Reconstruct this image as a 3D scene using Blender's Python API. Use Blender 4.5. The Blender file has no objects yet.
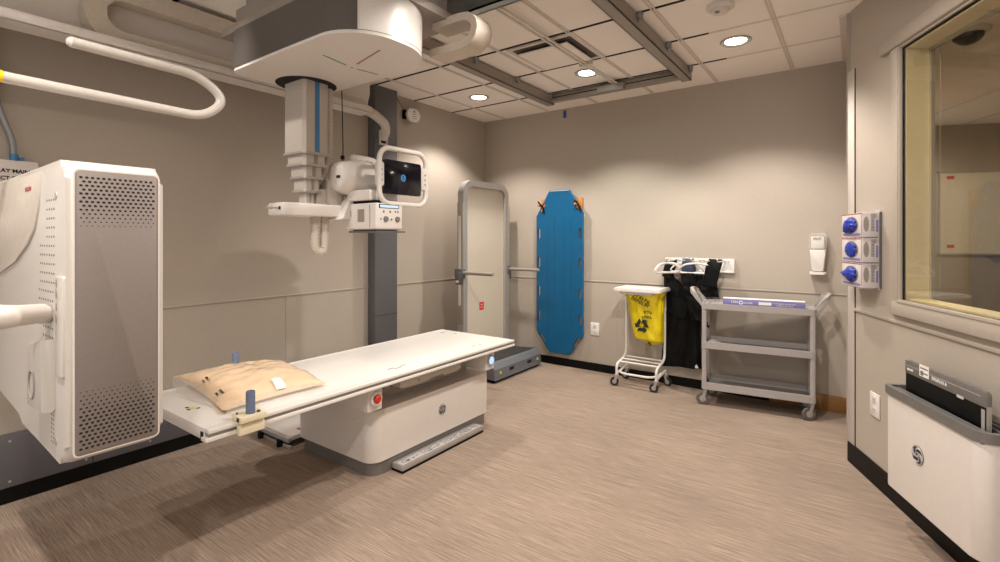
EXPOSURE = 0.68
PW = 74
AMB = .68
import bpy, bmesh, math, random
from mathutils import Vector, Matrix, noise
random.seed(4)
S = bpy.context.scene
COL = S.collection
PI = math.pi

# ------------------------------------------------------------------ materials
def lin(c):
    return tuple(((v/255.0)/12.92 if v/255.0 <= .04045 else (((v/255.0)+.055)/1.055)**2.4) for v in c)

def mat(name, rgb, rough=.5, metal=0., var=.04, scale=30., bump=0., spec=.5, stretch=None, coat=0.):
    m = bpy.data.materials.new(name); m.use_nodes = True
    nt = m.node_tree; N = nt.nodes; L = nt.links
    b = N['Principled BSDF']
    c = lin(rgb)
    b.inputs['Roughness'].default_value = rough
    b.inputs['Metallic'].default_value = metal
    b.inputs['Specular IOR Level'].default_value = spec
    if coat: b.inputs['Coat Weight'].default_value = coat
    tc = N.new('ShaderNodeTexCoord'); mp = N.new('ShaderNodeMapping')
    if stretch: mp.inputs['Scale'].default_value = stretch
    L.new(tc.outputs['Object'], mp.inputs['Vector'])
    nz = N.new('ShaderNodeTexNoise'); nz.inputs['Scale'].default_value = scale
    nz.inputs['Detail'].default_value = 3.
    L.new(mp.outputs[0], nz.inputs['Vector'])
    rp = N.new('ShaderNodeValToRGB')
    rp.color_ramp.elements[0].position = .3; rp.color_ramp.elements[1].position = .7
    rp.color_ramp.elements[0].color = (*[v*(1-var) for v in c], 1)
    rp.color_ramp.elements[1].color = (*[min(1, v*(1+var)) for v in c], 1)
    L.new(nz.outputs['Fac'], rp.inputs['Fac']); L.new(rp.outputs['Color'], b.inputs['Base Color'])
    if bump:
        bp = N.new('ShaderNodeBump'); bp.inputs['Strength'].default_value = bump
        bp.inputs['Distance'].default_value = .004
        L.new(nz.outputs['Fac'], bp.inputs['Height']); L.new(bp.outputs[0], b.inputs['Normal'])
    return m

def emis(name, rgb, strength):
    m = bpy.data.materials.new(name); m.use_nodes = True
    nt = m.node_tree; nt.nodes.clear()
    e = nt.nodes.new('ShaderNodeEmission'); o = nt.nodes.new('ShaderNodeOutputMaterial')
    e.inputs['Color'].default_value = (*lin(rgb), 1); e.inputs['Strength'].default_value = strength
    nt.links.new(e.outputs[0], o.inputs['Surface'])
    return m

def clear(name, tint, gloss_ior=1.5, rough=.02, haze=0.):
    m = bpy.data.materials.new(name); m.use_nodes = True
    nt = m.node_tree; N = nt.nodes; L = nt.links; N.clear()
    o = N.new('ShaderNodeOutputMaterial'); t = N.new('ShaderNodeBsdfTransparent'); g = N.new('ShaderNodeBsdfGlossy')
    t.inputs['Color'].default_value = (*tint, 1); g.inputs['Roughness'].default_value = rough
    fr = N.new('ShaderNodeFresnel'); fr.inputs['IOR'].default_value = gloss_ior
    mx = N.new('ShaderNodeMixShader')
    ge = N.new('ShaderNodeNewGeometry'); iv = N.new('ShaderNodeMath'); iv.operation = 'SUBTRACT'; iv.inputs[0].default_value = 1
    ml = N.new('ShaderNodeMath'); ml.operation = 'MULTIPLY'
    L.new(ge.outputs['Backfacing'], iv.inputs[1]); L.new(fr.outputs[0], ml.inputs[0]); L.new(iv.outputs[0], ml.inputs[1])
    L.new(ml.outputs[0], mx.inputs['Fac']); L.new(g.outputs[0], mx.inputs[2])
    if haze:
        d = N.new('ShaderNodeBsdfDiffuse'); d.inputs['Color'].default_value = (.8,.78,.74,1)
        m2 = N.new('ShaderNodeMixShader'); m2.inputs['Fac'].default_value = haze
        L.new(t.outputs[0], m2.inputs[1]); L.new(d.outputs[0], m2.inputs[2]); L.new(m2.outputs[0], mx.inputs[1])
    else:
        L.new(t.outputs[0], mx.inputs[1])
    L.new(mx.outputs[0], o.inputs['Surface'])
    return m

def carpet_mat():
    m = bpy.data.materials.new('woven_carpet'); m.use_nodes = True
    nt = m.node_tree; N = nt.nodes; L = nt.links; b = N['Principled BSDF']
    b.inputs['Roughness'].default_value = .85; b.inputs['Specular IOR Level'].default_value = .2
    tc = N.new('ShaderNodeTexCoord')
    def nz(sc, detail, rough):
        mp = N.new('ShaderNodeMapping'); mp.inputs['Scale'].default_value = sc
        n = N.new('ShaderNodeTexNoise'); n.inputs['Scale'].default_value = 1.; n.inputs['Detail'].default_value = detail
        n.inputs['Roughness'].default_value = rough
        L.new(tc.outputs['Object'], mp.inputs['Vector']); L.new(mp.outputs[0], n.inputs['Vector']); return n
    a = nz((3, 230, 1), 3, .65); c = nz((9, 760, 1), 2, .7); d = nz((1.2, 1.6, 1), 2, .5)
    m1 = N.new('ShaderNodeMath'); m1.operation = 'ADD'
    L.new(a.outputs['Fac'], m1.inputs[0]); L.new(c.outputs['Fac'], m1.inputs[1])
    m2 = N.new('ShaderNodeMath'); m2.operation = 'MULTIPLY_ADD'; m2.inputs[1].default_value = .44; m2.inputs[2].default_value = 0
    L.new(m1.outputs[0], m2.inputs[0])
    m3 = N.new('ShaderNodeMath'); m3.operation = 'MULTIPLY_ADD'; m3.inputs[1].default_value = .12
    L.new(d.outputs['Fac'], m3.inputs[0]); L.new(m2.outputs[0], m3.inputs[2])
    rp = N.new('ShaderNodeValToRGB'); e = rp.color_ramp.elements
    e[0].position = .36; e[0].color = (*lin((106, 91, 80)), 1)
    e[1].position = .64; e[1].color = (*lin((188, 168, 150)), 1)
    x = rp.color_ramp.elements.new(.5); x.color = (*lin((148, 130, 115)), 1)
    L.new(m3.outputs[0], rp.inputs['Fac']); L.new(rp.outputs['Color'], b.inputs['Base Color'])
    bp = N.new('ShaderNodeBump'); bp.inputs['Strength'].default_value = .25; bp.inputs['Distance'].default_value = .003
    L.new(m1.outputs[0], bp.inputs['Height']); L.new(bp.outputs[0], b.inputs['Normal'])
    return m

M = {}
M['wall'] = mat('taupe_wall_paint', (176,165,152), .42, var=.02, scale=60, bump=.03, spec=.35)
M['ceil'] = mat('ceiling_tile', (244,236,228), .9, var=.035, scale=220, bump=.08, spec=.1)
M['tbar'] = mat('ceiling_grid_paint', (214,203,192), .6)
M['black'] = mat('black_vinyl_and_edge_shadow', (9,8,8), .5, spec=.2)
M['dgrey'] = mat('dim_grey_recess', (84,78,72), .7)
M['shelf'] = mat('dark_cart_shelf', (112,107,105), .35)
M['rail'] = mat('warm_grey_rail', (192,185,176), .35)
M['shellw'] = mat('detector_shell', (200,193,185), .36, var=.012)
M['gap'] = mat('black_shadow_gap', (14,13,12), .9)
M['carpet'] = carpet_mat()
M['white'] = mat('white_enamel', (225,220,214), .32, var=.012, spec=.5)
M['white2'] = mat('warm_white_plastic', (216,208,200), .4, var=.015)
M['offwhite'] = mat('off_white_shell', (190,181,171), .4, var=.02)
M['cream'] = mat('cream_plastic', (232,221,190), .45, var=.02)
M['skirt'] = mat('grey_skirt', (122,118,114), .4, metal=.3)
M['slate'] = mat('slate_metal', (98,96,99), .45, metal=.1, var=.03)
M['perf'] = mat('grey_speckled_panel', (132,122,116), .5, metal=.25, var=.1, scale=500)
M['hole'] = mat('dark_hole', (22,20,19), .8)
M['groove'] = mat('seam_grey', (148,140,131), .6)
M['shellB'] = mat('beige_grip_panel', (196,186,173), .45)
M['steel'] = mat('brushed_steel', (176,171,166), .38, metal=.35, var=.06, scale=60, stretch=(1,1,12))
M['galv'] = mat('galvanised_steel', (168,176,176), .3, metal=.85, var=.1, scale=40)
M['strut'] = mat('grey_strut_paint', (150,141,132), .45, metal=.15)
M['blueg'] = mat('blue_grey_foam', (104,116,142), .6)
M['bluest'] = mat('blue_stripe', (66,124,176), .4)
M['board'] = mat('blue_moulded_plastic', (0,84,126), .38, var=.05, scale=8)
M['wood'] = mat('orange_wood', (190,122,58), .5, var=.15, scale=12, stretch=(1,1,8))
M['oak'] = mat('oak_baseboard', (140,98,50), .5, var=.12, scale=14, stretch=(1,8,8))
M['yellow'] = mat('yellow_plastic_film', (226,203,22), .32, var=.05, bump=.1, scale=25)
M['yband'] = mat('yellow_tape', (245,200,20), .45)
M['blackfab'] = mat('black_nylon', (7,7,8), .65, var=.25, scale=40, bump=.3, spec=.18)
M['navyfab'] = mat('navy_nylon', (38,50,72), .5, var=.2, scale=40, bump=.2)
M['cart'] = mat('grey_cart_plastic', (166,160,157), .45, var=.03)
M['rubber'] = mat('grey_rubber', (96,94,92), .6)
M['darkrub'] = mat('black_rubber', (34,33,32), .6)
M['purple'] = mat('lavender_card', (124,118,172), .5)
M['paper'] = mat('white_paper', (232,228,222), .6, var=.01)
M['ink'] = mat('black_ink', (30,28,28), .6)
M['inkgrey'] = mat('grey_ink', (120,116,114), .6)
M['red'] = mat('red_plastic', (206,40,34), .4)
M['redpaint'] = mat('dull_red_mark', (160,84,80), .5)
M['greenpaint'] = mat('green_mark', (70,140,84), .5)
M['navy'] = mat('blue_glove', (30,50,160), .5, var=.2, scale=60)
M['glovebox'] = mat('glove_box_card', (206,198,196), .6)
M['screen'] = mat('dark_screen', (6,8,20), .12, var=.02)
M['screenlogo'] = emis('screen_glow', (90,150,200), .7)
M['lcd'] = emis('lcd_glow', (190,205,220), .9)
M['lamp'] = emis('downlight_glow', (255,244,226), 14.)
M['lampcool'] = emis('cool_downlight_glow', (228,255,244), 14.)
M['bluelamp'] = emis('blue_lamp_glow', (150,180,255), 1.2)
M['peach'] = mat('peach_blanket', (240,203,152), .55, var=.06, scale=20, bump=.15)
M['film'] = clear('clear_plastic_film', (.98,.97,.96), 1.3, .2, haze=.26)
M['clearp'] = clear('clear_acrylic', (.97,.96,.95), 1.35, .08, haze=.25)
M['glass'] = clear('lead_glass', (.95,.93,.85), 1.7, .01)
M['panelp'] = mat('pale_stand_panel', (205,193,175), .3, var=.02)
M['standsil'] = mat('silver_stand_frame', (176,172,168), .38, metal=.45)
M['plat'] = mat('charcoal_platform', (106,108,114), .45)
M['mesh'] = mat('dark_tread', (50,46,44), .8, var=.4, scale=260)
M['jamb'] = mat('cream_jamb_paint', (222,212,186), .5)
M['whiteboard'] = mat('whiteboard_enamel', (224,216,198), .3)
M['alu'] = mat('aluminium_edge', (176,172,166), .4, metal=.3)
M['plate'] = mat('pale_grey_plate', (190,188,186), .5)
M['emb'] = mat('dark_emblem', (52,49,48), .45)
M['hose'] = mat('hose_plastic', (206,197,186), .5)
M['chain'] = mat('cable_carrier_sleeve', (203,191,176), .65, var=.05, scale=50, bump=.2)
M['hi'] = mat('bright_white_shell', (226,220,214), .34, var=.012)
M['cover'] = mat('grey_cover_panel', (86,80,76), .45, var=.03)
M['dome'] = mat('smoked_dome', (26,24,24), .12)
M['conduit'] = mat('grey_conduit', (150,150,152), .4, metal=.4)
M['tape'] = mat('blue_tape', (40,84,150), .6)
M['yg'] = mat('yellow_green_label', (200,206,50), .6)

# ------------------------------------------------------------------ mesh builder
def V3(p): return Vector(p)
def circle(cx, cy, r, n=24, ry=None):
    ry = ry or r
    return [(cx+r*math.cos(2*PI*i/n), cy+ry*math.sin(2*PI*i/n)) for i in range(n)]
def rrect(x0, y0, x1, y1, r, n=5):
    pts = []
    rs = r if isinstance(r, (list, tuple)) else [r]*4
    for (cx, cy, a), q in zip([(x1, y1, 0), (x0, y1, 90), (x0, y0, 180), (x1, y0, 270)], rs):
        sx = -1 if cx == x1 else 1; sy = -1 if cy == y1 else 1
        if q <= 0: pts.append((cx, cy)); continue
        for k in range(n+1):
            t = math.radians(a+90*k/n)
            pts.append((cx+sx*q+q*math.cos(t), cy+sy*q+q*math.sin(t)))
    return pts
def fillet(pts, r, n=6, closed=False):
    P = [V3(p) for p in pts]; out = []
    m = len(P)
    for i, p in enumerate(P):
        if not closed and i in (0, m-1): out.append(p); continue
        a = P[(i-1) % m]; b = P[(i+1) % m]
        da = (a-p); db = (b-p)
        d = min(r, da.length*.49, db.length*.49)
        s = p+da.normalized()*d; e = p+db.normalized()*d
        for k in range(n+1):
            t = k/n
            out.append((1-t)**2*s+2*t*(1-t)*p+t*t*e)
    return out
def resample(pts, step):
    P = [V3(p) for p in pts]; out = [P[0]]; acc = 0
    for a, b in zip(P, P[1:]):
        l = (b-a).length
        if l < 1e-9: continue
        d = step-acc
        while d <= l:
            out.append(a+(b-a)*(d/l)); d += step
        acc = (acc+l) % step
    out.append(P[-1])
    return out

class B:
    def __init__(s, T=None):
        s.bm = bmesh.new(); s.T = T; s.m = 0
    def _add(s, t, m=None):
        mi = s.m if m is None else m
        bmesh.ops.recalc_face_normals(t, faces=t.faces)
        vm = {}
        for v in t.verts:
            vm[v] = s.bm.verts.new(v.co)
        for f in t.faces:
            try:
                g = s.bm.faces.new([vm[v] for v in f.verts]); g.material_index = mi
            except ValueError: pass
        t.free(); return s
    def box(s, a, b, r=0., seg=2, m=None):
        t = bmesh.new()
        bmesh.ops.create_cube(t, size=1.)
        for v in t.verts:
            v.co = Vector([(a[i]+b[i])/2+v.co[i]*(b[i]-a[i]) for i in range(3)])
        if r > 0: bmesh.ops.bevel(t, geom=t.edges[:], offset=r, segments=seg, profile=.5, affect='EDGES', clamp_overlap=True)
        return s._add(t, m)
    def prism(s, poly, ax, a0, a1, r=0., seg=2, m=None, r1only=False):
        t = bmesh.new()
        def pt(p, h):
            return {'z': (p[0], p[1], h), 'x': (h, p[0], p[1]), 'y': (p[0], h, p[1])}[ax]
        lo = [t.verts.new(pt(p, a0)) for p in poly]; hi = [t.verts.new(pt(p, a1)) for p in poly]
        n = len(poly)
        t.faces.new(lo); ft = t.faces.new(hi)
        for i in range(n): t.faces.new((lo[i], lo[(i+1) % n], hi[(i+1) % n], hi[i]))
        if r > 0:
            es = [e for e in t.edges if all(v in hi for v in e.verts)]
            if not r1only: es += [e for e in t.edges if all(v in lo for v in e.verts)]
            bmesh.ops.bevel(t, geom=es, offset=r, segments=seg, profile=.5, affect='EDGES', clamp_overlap=True)
        return s._add(t, m)
    def frame(s, outer, inner, ax, a0, a1, m=None):
        """ring between two outlines with equal vertex counts"""
        t = bmesh.new()
        def pt(p, h):
            return {'z': (p[0], p[1], h), 'x': (h, p[0], p[1]), 'y': (p[0], h, p[1])}[ax]
        rings = [[t.verts.new(pt(p, h)) for p in q] for q, h in ((outer, a0), (outer, a1), (inner, a1), (inner, a0))]
        n = len(outer)
        for k in range(4):
            A, C = rings[k], rings[(k+1) % 4]
            for i in range(n): t.faces.new((A[i], A[(i+1) % n], C[(i+1) % n], C[i]))
        return s._add(t, m)
    def tube(s, pts, r, n=10, closed=False, m=None, cap=True, side=None, rect=None):
        P = [V3(p) for p in pts]; k = len(P)
        R = r if isinstance(r, (list, tuple)) else [r]*k
        t = bmesh.new(); rings = []
        up = None
        for i, p in enumerate(P):
            a = P[(i-1) % k] if (closed or i > 0) else p
            b = P[(i+1) % k] if (closed or i < k-1) else p
            d = (b-a).normalized()
            if side is not None:
                u = V3(side); u = (u-d*u.dot(d)).normalized()
            elif up is None:
                h = Vector((0, 0, 1)) if abs(d.z) < .9 else Vector((1, 0, 0))
                u = (h-d*h.dot(d)).normalized()
            else:
                u = (up-d*up.dot(d)).normalized()
            up = u; w = d.cross(u)
            if rect:
                hw, hh = rect[0]*R[i], rect[1]*R[i]
                off = [u*hw+w*hh, -u*hw+w*hh, -u*hw-w*hh, u*hw-w*hh]
            else:
                off = [u*(R[i]*math.cos(2*PI*j/n))+w*(R[i]*math.sin(2*PI*j/n)) for j in range(n)]
            rings.append([t.verts.new(p+o) for o in off])
        q = len(rings[0])
        for i in range(k if closed else k-1):
            A, C = rings[i], rings[(i+1) % k]
            for j in range(q): t.faces.new((A[j], A[(j+1) % q], C[(j+1) % q], C[j]))
        if cap and not closed:
            t.faces.new(rings[0]); t.faces.new(rings[-1])
        return s._add(t, m)
    def cyl(s, p0, p1, r0, r1=None, n=24, m=None):
        return s.tube([p0, p1], [r0, r0 if r1 is None else r1], n=n, m=m)
    def lathe(s, prof, c, ax='z', n=28, m=None):
        """prof: list of (radius, height) along axis from centre c"""
        t = bmesh.new(); rings = []
        for r, h in prof:
            ring = []
            for j in range(n):
                a = 2*PI*j/n; x, y = r*math.cos(a), r*math.sin(a)
                q = {'z': (x, y, h), 'x': (h, x, y), 'y': (x, h, y)}[ax]
                ring.append(t.verts.new(V3(c)+V3(q)))
            rings.append(ring)
        for A, C in zip(rings, rings[1:]):
            for j in range(n): t.faces.new((A[j], A[(j+1) % n], C[(j+1) % n], C[j]))
        if prof[0][0] > .003 and abs(prof[0][0]-prof[-1][0]) < .02:
            A, C = rings[-1], rings[0]
            for j in range(n): t.faces.new((A[j], A[(j+1) % n], C[(j+1) % n], C[j]))
        else:
            t.faces.new(rings[0]); t.faces.new(rings[-1])
        return s._add(t, m)
    def hull(s, pts, m=None, r=0.):
        t = bmesh.new(); vs = [t.verts.new(p) for p in pts]
        bmesh.ops.convex_hull(t, input=vs)
        if r: bmesh.ops.bevel(t, geom=t.edges[:], offset=r, segments=2, profile=.5, affect='EDGES', clamp_overlap=True)
        return s._add(t, m)
    def grid(s, fn, nu, nv, m=None, closed_u=False):
        t = bmesh.new()
        g = [[t.verts.new(fn(i/nu, j/nv)) for i in range(nu+1)] for j in range(nv+1)]
        for j in range(nv):
            for i in range(nu): t.faces.new((g[j][i], g[j][i+1], g[j+1][i+1], g[j+1][i]))
        bmesh.ops.remove_doubles(t, verts=t.verts, dist=1e-6)
        return s._add(t, m)
    def text(s, txt, size, o, xd, yd, d=.0008, m=None, align='CENTER', shear=0., rot=0., bold=0.):
        cu = bpy.data.curves.new('glyphs', 'FONT'); cu.body = txt; cu.size = size
        cu.align_x = align; cu.align_y = 'CENTER'; cu.shear = shear; cu.offset = bold*size; cu.resolution_u = 3
        ob = bpy.data.objects.new('glyphs', cu); me = ob.to_mesh()
        X = V3(xd).normalized(); Y = V3(yd).normalized(); Z = X.cross(Y)
        if rot:
            q = Matrix.Rotation(rot, 3, Z); X = q @ X; Y = q @ Y
        t = bmesh.new(); t.from_mesh(me)
        bmesh.ops.remove_doubles(t, verts=t.verts, dist=1e-6)
        r = bmesh.ops.extrude_face_region(t, geom=t.faces[:])
        for v in [g for g in r['geom'] if isinstance(g, bmesh.types.BMVert)]: v.co.z += d
        for v in t.verts:
            v.co = V3(o)+X*v.co.x+Y*v.co.y+Z*v.co.z
        ob.to_mesh_clear(); bpy.data.objects.remove(ob); bpy.data.curves.remove(cu)
        return s._add(t, m)
    def scrib(s, o, xd, yd, n, w, h, m=None, seed=1, d=.0012):
        """a run of small unreadable strokes"""
        X = V3(xd).normalized(); Y = V3(yd).normalized(); Z = X.cross(Y); O = V3(o); r = random.Random(seed)
        def q(x0, y0, x1, y1):
            s.hull([O+X*x+Y*y+Z*z for x in (x0, x1) for y in (y0, y1) for z in (0, d)], m=m)
        for k in range(n):
            x = (k-n/2)*w
            q(x, -h/2, x+w*.24, h/2*r.uniform(.7, 1))
            y = r.choice((-.4, 0, .4))*h
            q(x, y-h*.1, x+w*.7, y+h*.1)
            if r.random() < .6: q(x+w*.48, -h/2*r.uniform(.3, 1), x+w*.7, h/2*r.uniform(.2, 1))
        return s
    def build(s, name, mats, parent=None, loc=None, sharp=32):
        if s.T:
            for v in s.bm.verts: v.co = V3(s.T(v.co))
        bmesh.ops.recalc_face_normals(s.bm, faces=s.bm.faces)
        me = bpy.data.meshes.new(name)
        off = Vector((0, 0, 0))
        if parent is not None:
            r = parent
            while r.parent: r = r.parent
            off = Vector(r.location)
        elif loc is not None: off = V3(loc)
        for v in s.bm.verts: v.co -= off
        s.bm.to_mesh(me); s.bm.free()
        for mm in (mats if isinstance(mats, (list, tuple)) else [mats]): me.materials.append(M[mm])
        me.polygons.foreach_set('use_smooth', [True]*len(me.polygons))
        me.set_sharp_from_angle(angle=math.radians(sharp))
        o = bpy.data.objects.new(name, me); COL.objects.link(o)
        if parent is not None: o.parent = parent
        elif loc is not None: o.location = loc
        return o

def thing(name, label, cat, loc, group=None):
    o = bpy.data.objects.new(name, None); o.empty_display_size = .05; COL.objects.link(o)
    o.location = loc; o['label'] = label; o['category'] = cat
    if group: o['group'] = group
    return o
def tag(o, label, cat, group=None):
    o['label'] = label; o['category'] = cat
    if group: o['group'] = group
    return o
def struct(o):
    o['kind'] = 'structure'; return o
def lab(o, l): o['label'] = l; return o
def dup(root, delta, label=None, rot=None):
    def cp(o, par):
        c = o.copy(); COL.objects.link(c)
        if par is not None: c.parent = par
        for ch in o.children: cp(ch, c)
        return c
    r = cp(root, None); r.location = Vector(root.location)+V3(delta)
    if rot is not None: r.rotation_euler = rot
    if label: r['label'] = label
    return r

# right wall frame (s along the wall, n out of it into the room, z up)
P0 = Vector((-.024, 3.924)); ph = math.radians(23.4)
WD = Vector((math.sin(ph), -math.cos(ph))); ND = Vector((-math.cos(ph), -math.sin(ph)))
def RW(p):
    q = P0+WD*p[0]+ND*p[1]; return (q.x, q.y, p[2])
WX = (WD.x, WD.y, 0)
def emblem(name, parent, o, xd, yd, r, dark, light, T=None):
    """round monogram: ring, four swirls and two curly letters"""
    X = V3(xd).normalized(); Y = V3(yd).normalized(); Z = X.cross(Y); O = V3(o)
    b = B()
    n = 36; b.m = 1
    b.tube([O, O+Z*.0025], r, n=n, m=0)
    ring = [O+Z*.0026+X*(r*.93*math.cos(2*PI*i/n))+Y*(r*.93*math.sin(2*PI*i/n)) for i in range(n)]
    b.tube(ring, r*.045, n=6, closed=True, m=1)
    for k in range(4):
        a0 = PI/2*k
        pts = []
        for i in range(12):
            u = i/11; rad = r*(.80-.34*u*u); a = a0-.62+1.15*u
            pts.append(O+Z*.0026+X*(rad*math.cos(a))+Y*(rad*math.sin(a)))
        b.tube(pts, [r*(.03+.05*math.sin(PI*i/11)) for i in range(12)], n=6, m=1)
    for sx, ch in ((-.21, 'G'), (.23, 'E')):
        b.text(ch, r*.78, O+Z*.0025+X*(sx*r), X, Y, d=.001, m=1, shear=.25)
    return b.build(name, [dark, light], parent)
# ------------------------------------------------------------------ the setting
L, D, C, NEAR = -3.82, 4.973, 2.918, -1.6
b = B(); b.prism([(L-.1, NEAR-.1), (2.5, NEAR-.1), RW((5.9, -.12, 0))[:2], RW((0, -.12, 0))[:2], (.08, D+.1), (L-.1, D+.1)], 'z', -.1, 0)
struct(b.build('floor', 'carpet'))
b = B(); b.box((L-.1, NEAR-.1, -.1), (L, D+.1, C+.08)); struct(b.build('wall_left', 'wall'))
b = B(); b.box((L, D, -.1), (.08, D+.1, C+.08)); struct(b.build('wall_back', 'wall'))
b = B(); b.box((-.045, 3.94, -.1), (.08, 6.5, C+.08)); struct(b.build('wall_corner', 'wall'))
WS0, WS1, WZ0, WZ1 = .574, 2.35, 1.12, 2.467
b = B(RW)
b.box((0, -.12, -.1), (WS0, 0, C+.08)); b.box((WS1, -.12, -.1), (6.2, 0, C+.08))
b.box((WS0, -.12, -.1), (WS1, 0, WZ0)); b.box((WS0, -.12, WZ1), (WS1, 0, C+.08))
struct(b.build('wall_right', 'wall'))

# ceiling with its tile grid
b = B(); b.prism([(L-.1, NEAR-.1), (2.5, NEAR-.1), RW((5.9, -.12, 0))[:2], RW((0, -.12, 0))[:2], (.08, D+.1), (L-.1, D+.1)], 'z', C, C+.08, m=0)
gy = [4.35-.61*k for k in range(10)]
for y in gy:
    b.box((L, y-.012, C-.003), (-.85, y+.012, C+.01), m=2)
    xe = -.05 if y > 3.94 else P0.x+(3.924-y)*math.tan(ph)
    b.box((-.85, y-.012, C-.004), (xe, y+.012, C+.01), m=1)
for x in (-3.49, -2.88, -2.27, -1.66, -1.05, -.44, .17, .78, 1.39):
    y1 = D if x < -.05 else 3.924-(x-P0.x)/math.tan(ph)
    b.box((x-.016, NEAR, C-.005), (x-.004, y1, C+.01), m=1)
    b.box((x+.004, NEAR, C-.005), (x+.016, y1, C+.01), m=1)
b.box((-.085, 3.94, C-.014), (-.045, D, C), m=1)
struct(b.build('ceiling', ['ceil', 'tbar', 'gap']))

# trims
b = B(); b.box((L, 3.42, 0), (L+.012, D, .085)); b.box((L, NEAR, 0), (L+.065, 3.12, .085)); struct(b.build('baseboard_left', 'black'))
b = B(); b.box((L, D-.012, 0), (-.62, D, .085)); struct(b.build('baseboard_back', 'black'))
b = B(RW); b.box((-.012, 0, 0), (5.9, .012, .127)); struct(b.build('baseboard_right', 'black'))
b = B(); b.box((-.62, D-.022, 0), (-.045, D, .132), r=.005); struct(b.build('trim_1', 'oak'))
def rail(b, p0, p1):
    b.box(p0, p1, r=.003)
b = B(); b.box((L+.012, D-.007, .972), (-.045, D, .986), r=.003); struct(b.build('trim_2', 'wall'))
b = B(); b.box((L, NEAR, .968), (L+.007, D, .982), r=.003); struct(b.build('trim_3', 'wall'))
b = B(RW); b.box((.062, 0, .985), (5.9, .010, 1.005), r=.003); struct(b.build('trim_4', 'wall'))
b = B(RW); b.box((-.022, 0, .127), (.062, .006, 2.53), r=.002, m=0); b.box((.062, 0, .127), (.069, .003, 2.53), m=1)  # corner guard; thin black strip paints the shadow line along its right edge
b.box((-.03, -.07, .127), (-.022, .006, 2.53), m=0)
struct(b.build('trim_5', ['offwhite', 'black']))
b = B()
for y in (.75, 2.275): b.box((L, y-.003, .11), (L+.002, y+.003, .968))
for x in (-2.05, -.83): b.box((x-.003, D-.002, .09), (x+.003, D, .972))
struct(b.build('trim_6', 'wall'))

# the control room window
b = B(RW)
cw = .085
b.box((WS0-cw, 0, WZ0-.085), (WS0-.012, .018, WZ1+.085), r=.004); b.box((WS1+.012, 0, WZ0-.085), (WS1+cw, .018, WZ1+.085), r=.004)
b.box((WS0-cw-.09, 0, WZ1+.012), (WS1+cw, .030, WZ1+.09), r=.004)
b.box((WS0-cw+.03, 0, WZ0-.085), (WS1+cw, .026, WZ0-.012), r=.004)
b.box((WS0-.012, -.02, WZ0-.012), (WS0, .012, WZ1+.012)); b.box((WS1, -.02, WZ0-.012), (WS1+.012, .012, WZ1+.012))
b.box((WS0, -.02, WZ1), (WS1, .012, WZ1+.012)); b.box((WS0, -.02, WZ0-.012), (WS1, .03, WZ0))
win = struct(b.build('window_1', 'wall'))
b = B(RW)
b.box((WS0, -.014, WZ0), (WS0+.005, -.003, WZ1)); b.box((WS0, -.014, WZ1-.005), (WS1, -.003, WZ1)); b.box((WS1-.008, -.014, WZ0), (WS1, -.003, WZ1))
b.build('gasket', 'black', win)
b = B(RW); b.box((WS0+.004, -.012, WZ0), (WS1-.004, -.004, WZ1-.004)); lab(b.build('window_pane', 'glass', win), 'yellowish lead glass pane')
b = B(RW)
b.box((WS0, -.118, WZ0), (WS0+.012, -.014, WZ1)); b.box((WS0, -.118, WZ1-.012), (WS1, -.014, WZ1)); b.box((WS0, -.118, WZ0), (WS1, -.014, WZ0+.01))
b.box((WS1-.012, -.118, WZ0), (WS1, -.014, WZ1))
b.build('jamb', 'jamb', win)
b = B(RW)
b.box((WS0+.012, -.135, WZ0), (WS0+.03, -.118, WZ1)); b.box((WS0, -.135, WZ1-.03), (WS1, -.118, WZ1-.012))
b.build('inner_frame', 'alu', win)

# the control room behind the glass
CZ = 2.70
b = B(RW); b.box((-2.9, -3.1, -.1), (-2.8, -1.20, CZ+.1)); struct(b.build('wall_far', 'wall'))
b = B(RW); b.box((-2.8, -3.1, -.1), (3.6, -3.0, CZ+.1)); struct(b.build('wall_outer', 'wall'))
b = B(RW); b.box((3.5, -3.0, -.1), (3.6, -.12, CZ+.1)); struct(b.build('wall_end', 'wall'))
def rw2(s_, n_): return RW((s_, n_, 0))[:2]
cpoly = [(.083, 4.02), (.083, 5.9), rw2(-2.79, -1.33), rw2(-2.79, -2.99), rw2(3.49, -2.99), rw2(3.49, -.125), rw2(.02, -.125)]
cpoly[1] = (.083, 5.97)
b = B(); b.prism(cpoly, 'z', -.1, 0); struct(b.build('floor.001', 'carpet'))
b = B(); b.prism(cpoly, 'z', CZ, CZ+.1, m=0)
b.T = None
def slat(s0, n0, s1, n1):
    q = [rw2(s0, n0), rw2(s1, n0), rw2(s1, n1), rw2(s0, n1)]
    b.prism(q, 'z', CZ-.004, CZ, m=1)
for k in range(5): slat(.35+.61*k, -2.98, .374+.61*k, -.14)
for k in range(3): slat(-2.78, -2.9+.61*k, 3.4, -2.876+.61*k)
for k in range(3, 5): slat(.2, -2.9+.61*k, 3.4, -2.876+.61*k)
struct(b.build('ceiling.001', ['ceil', 'tbar']))

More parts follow.
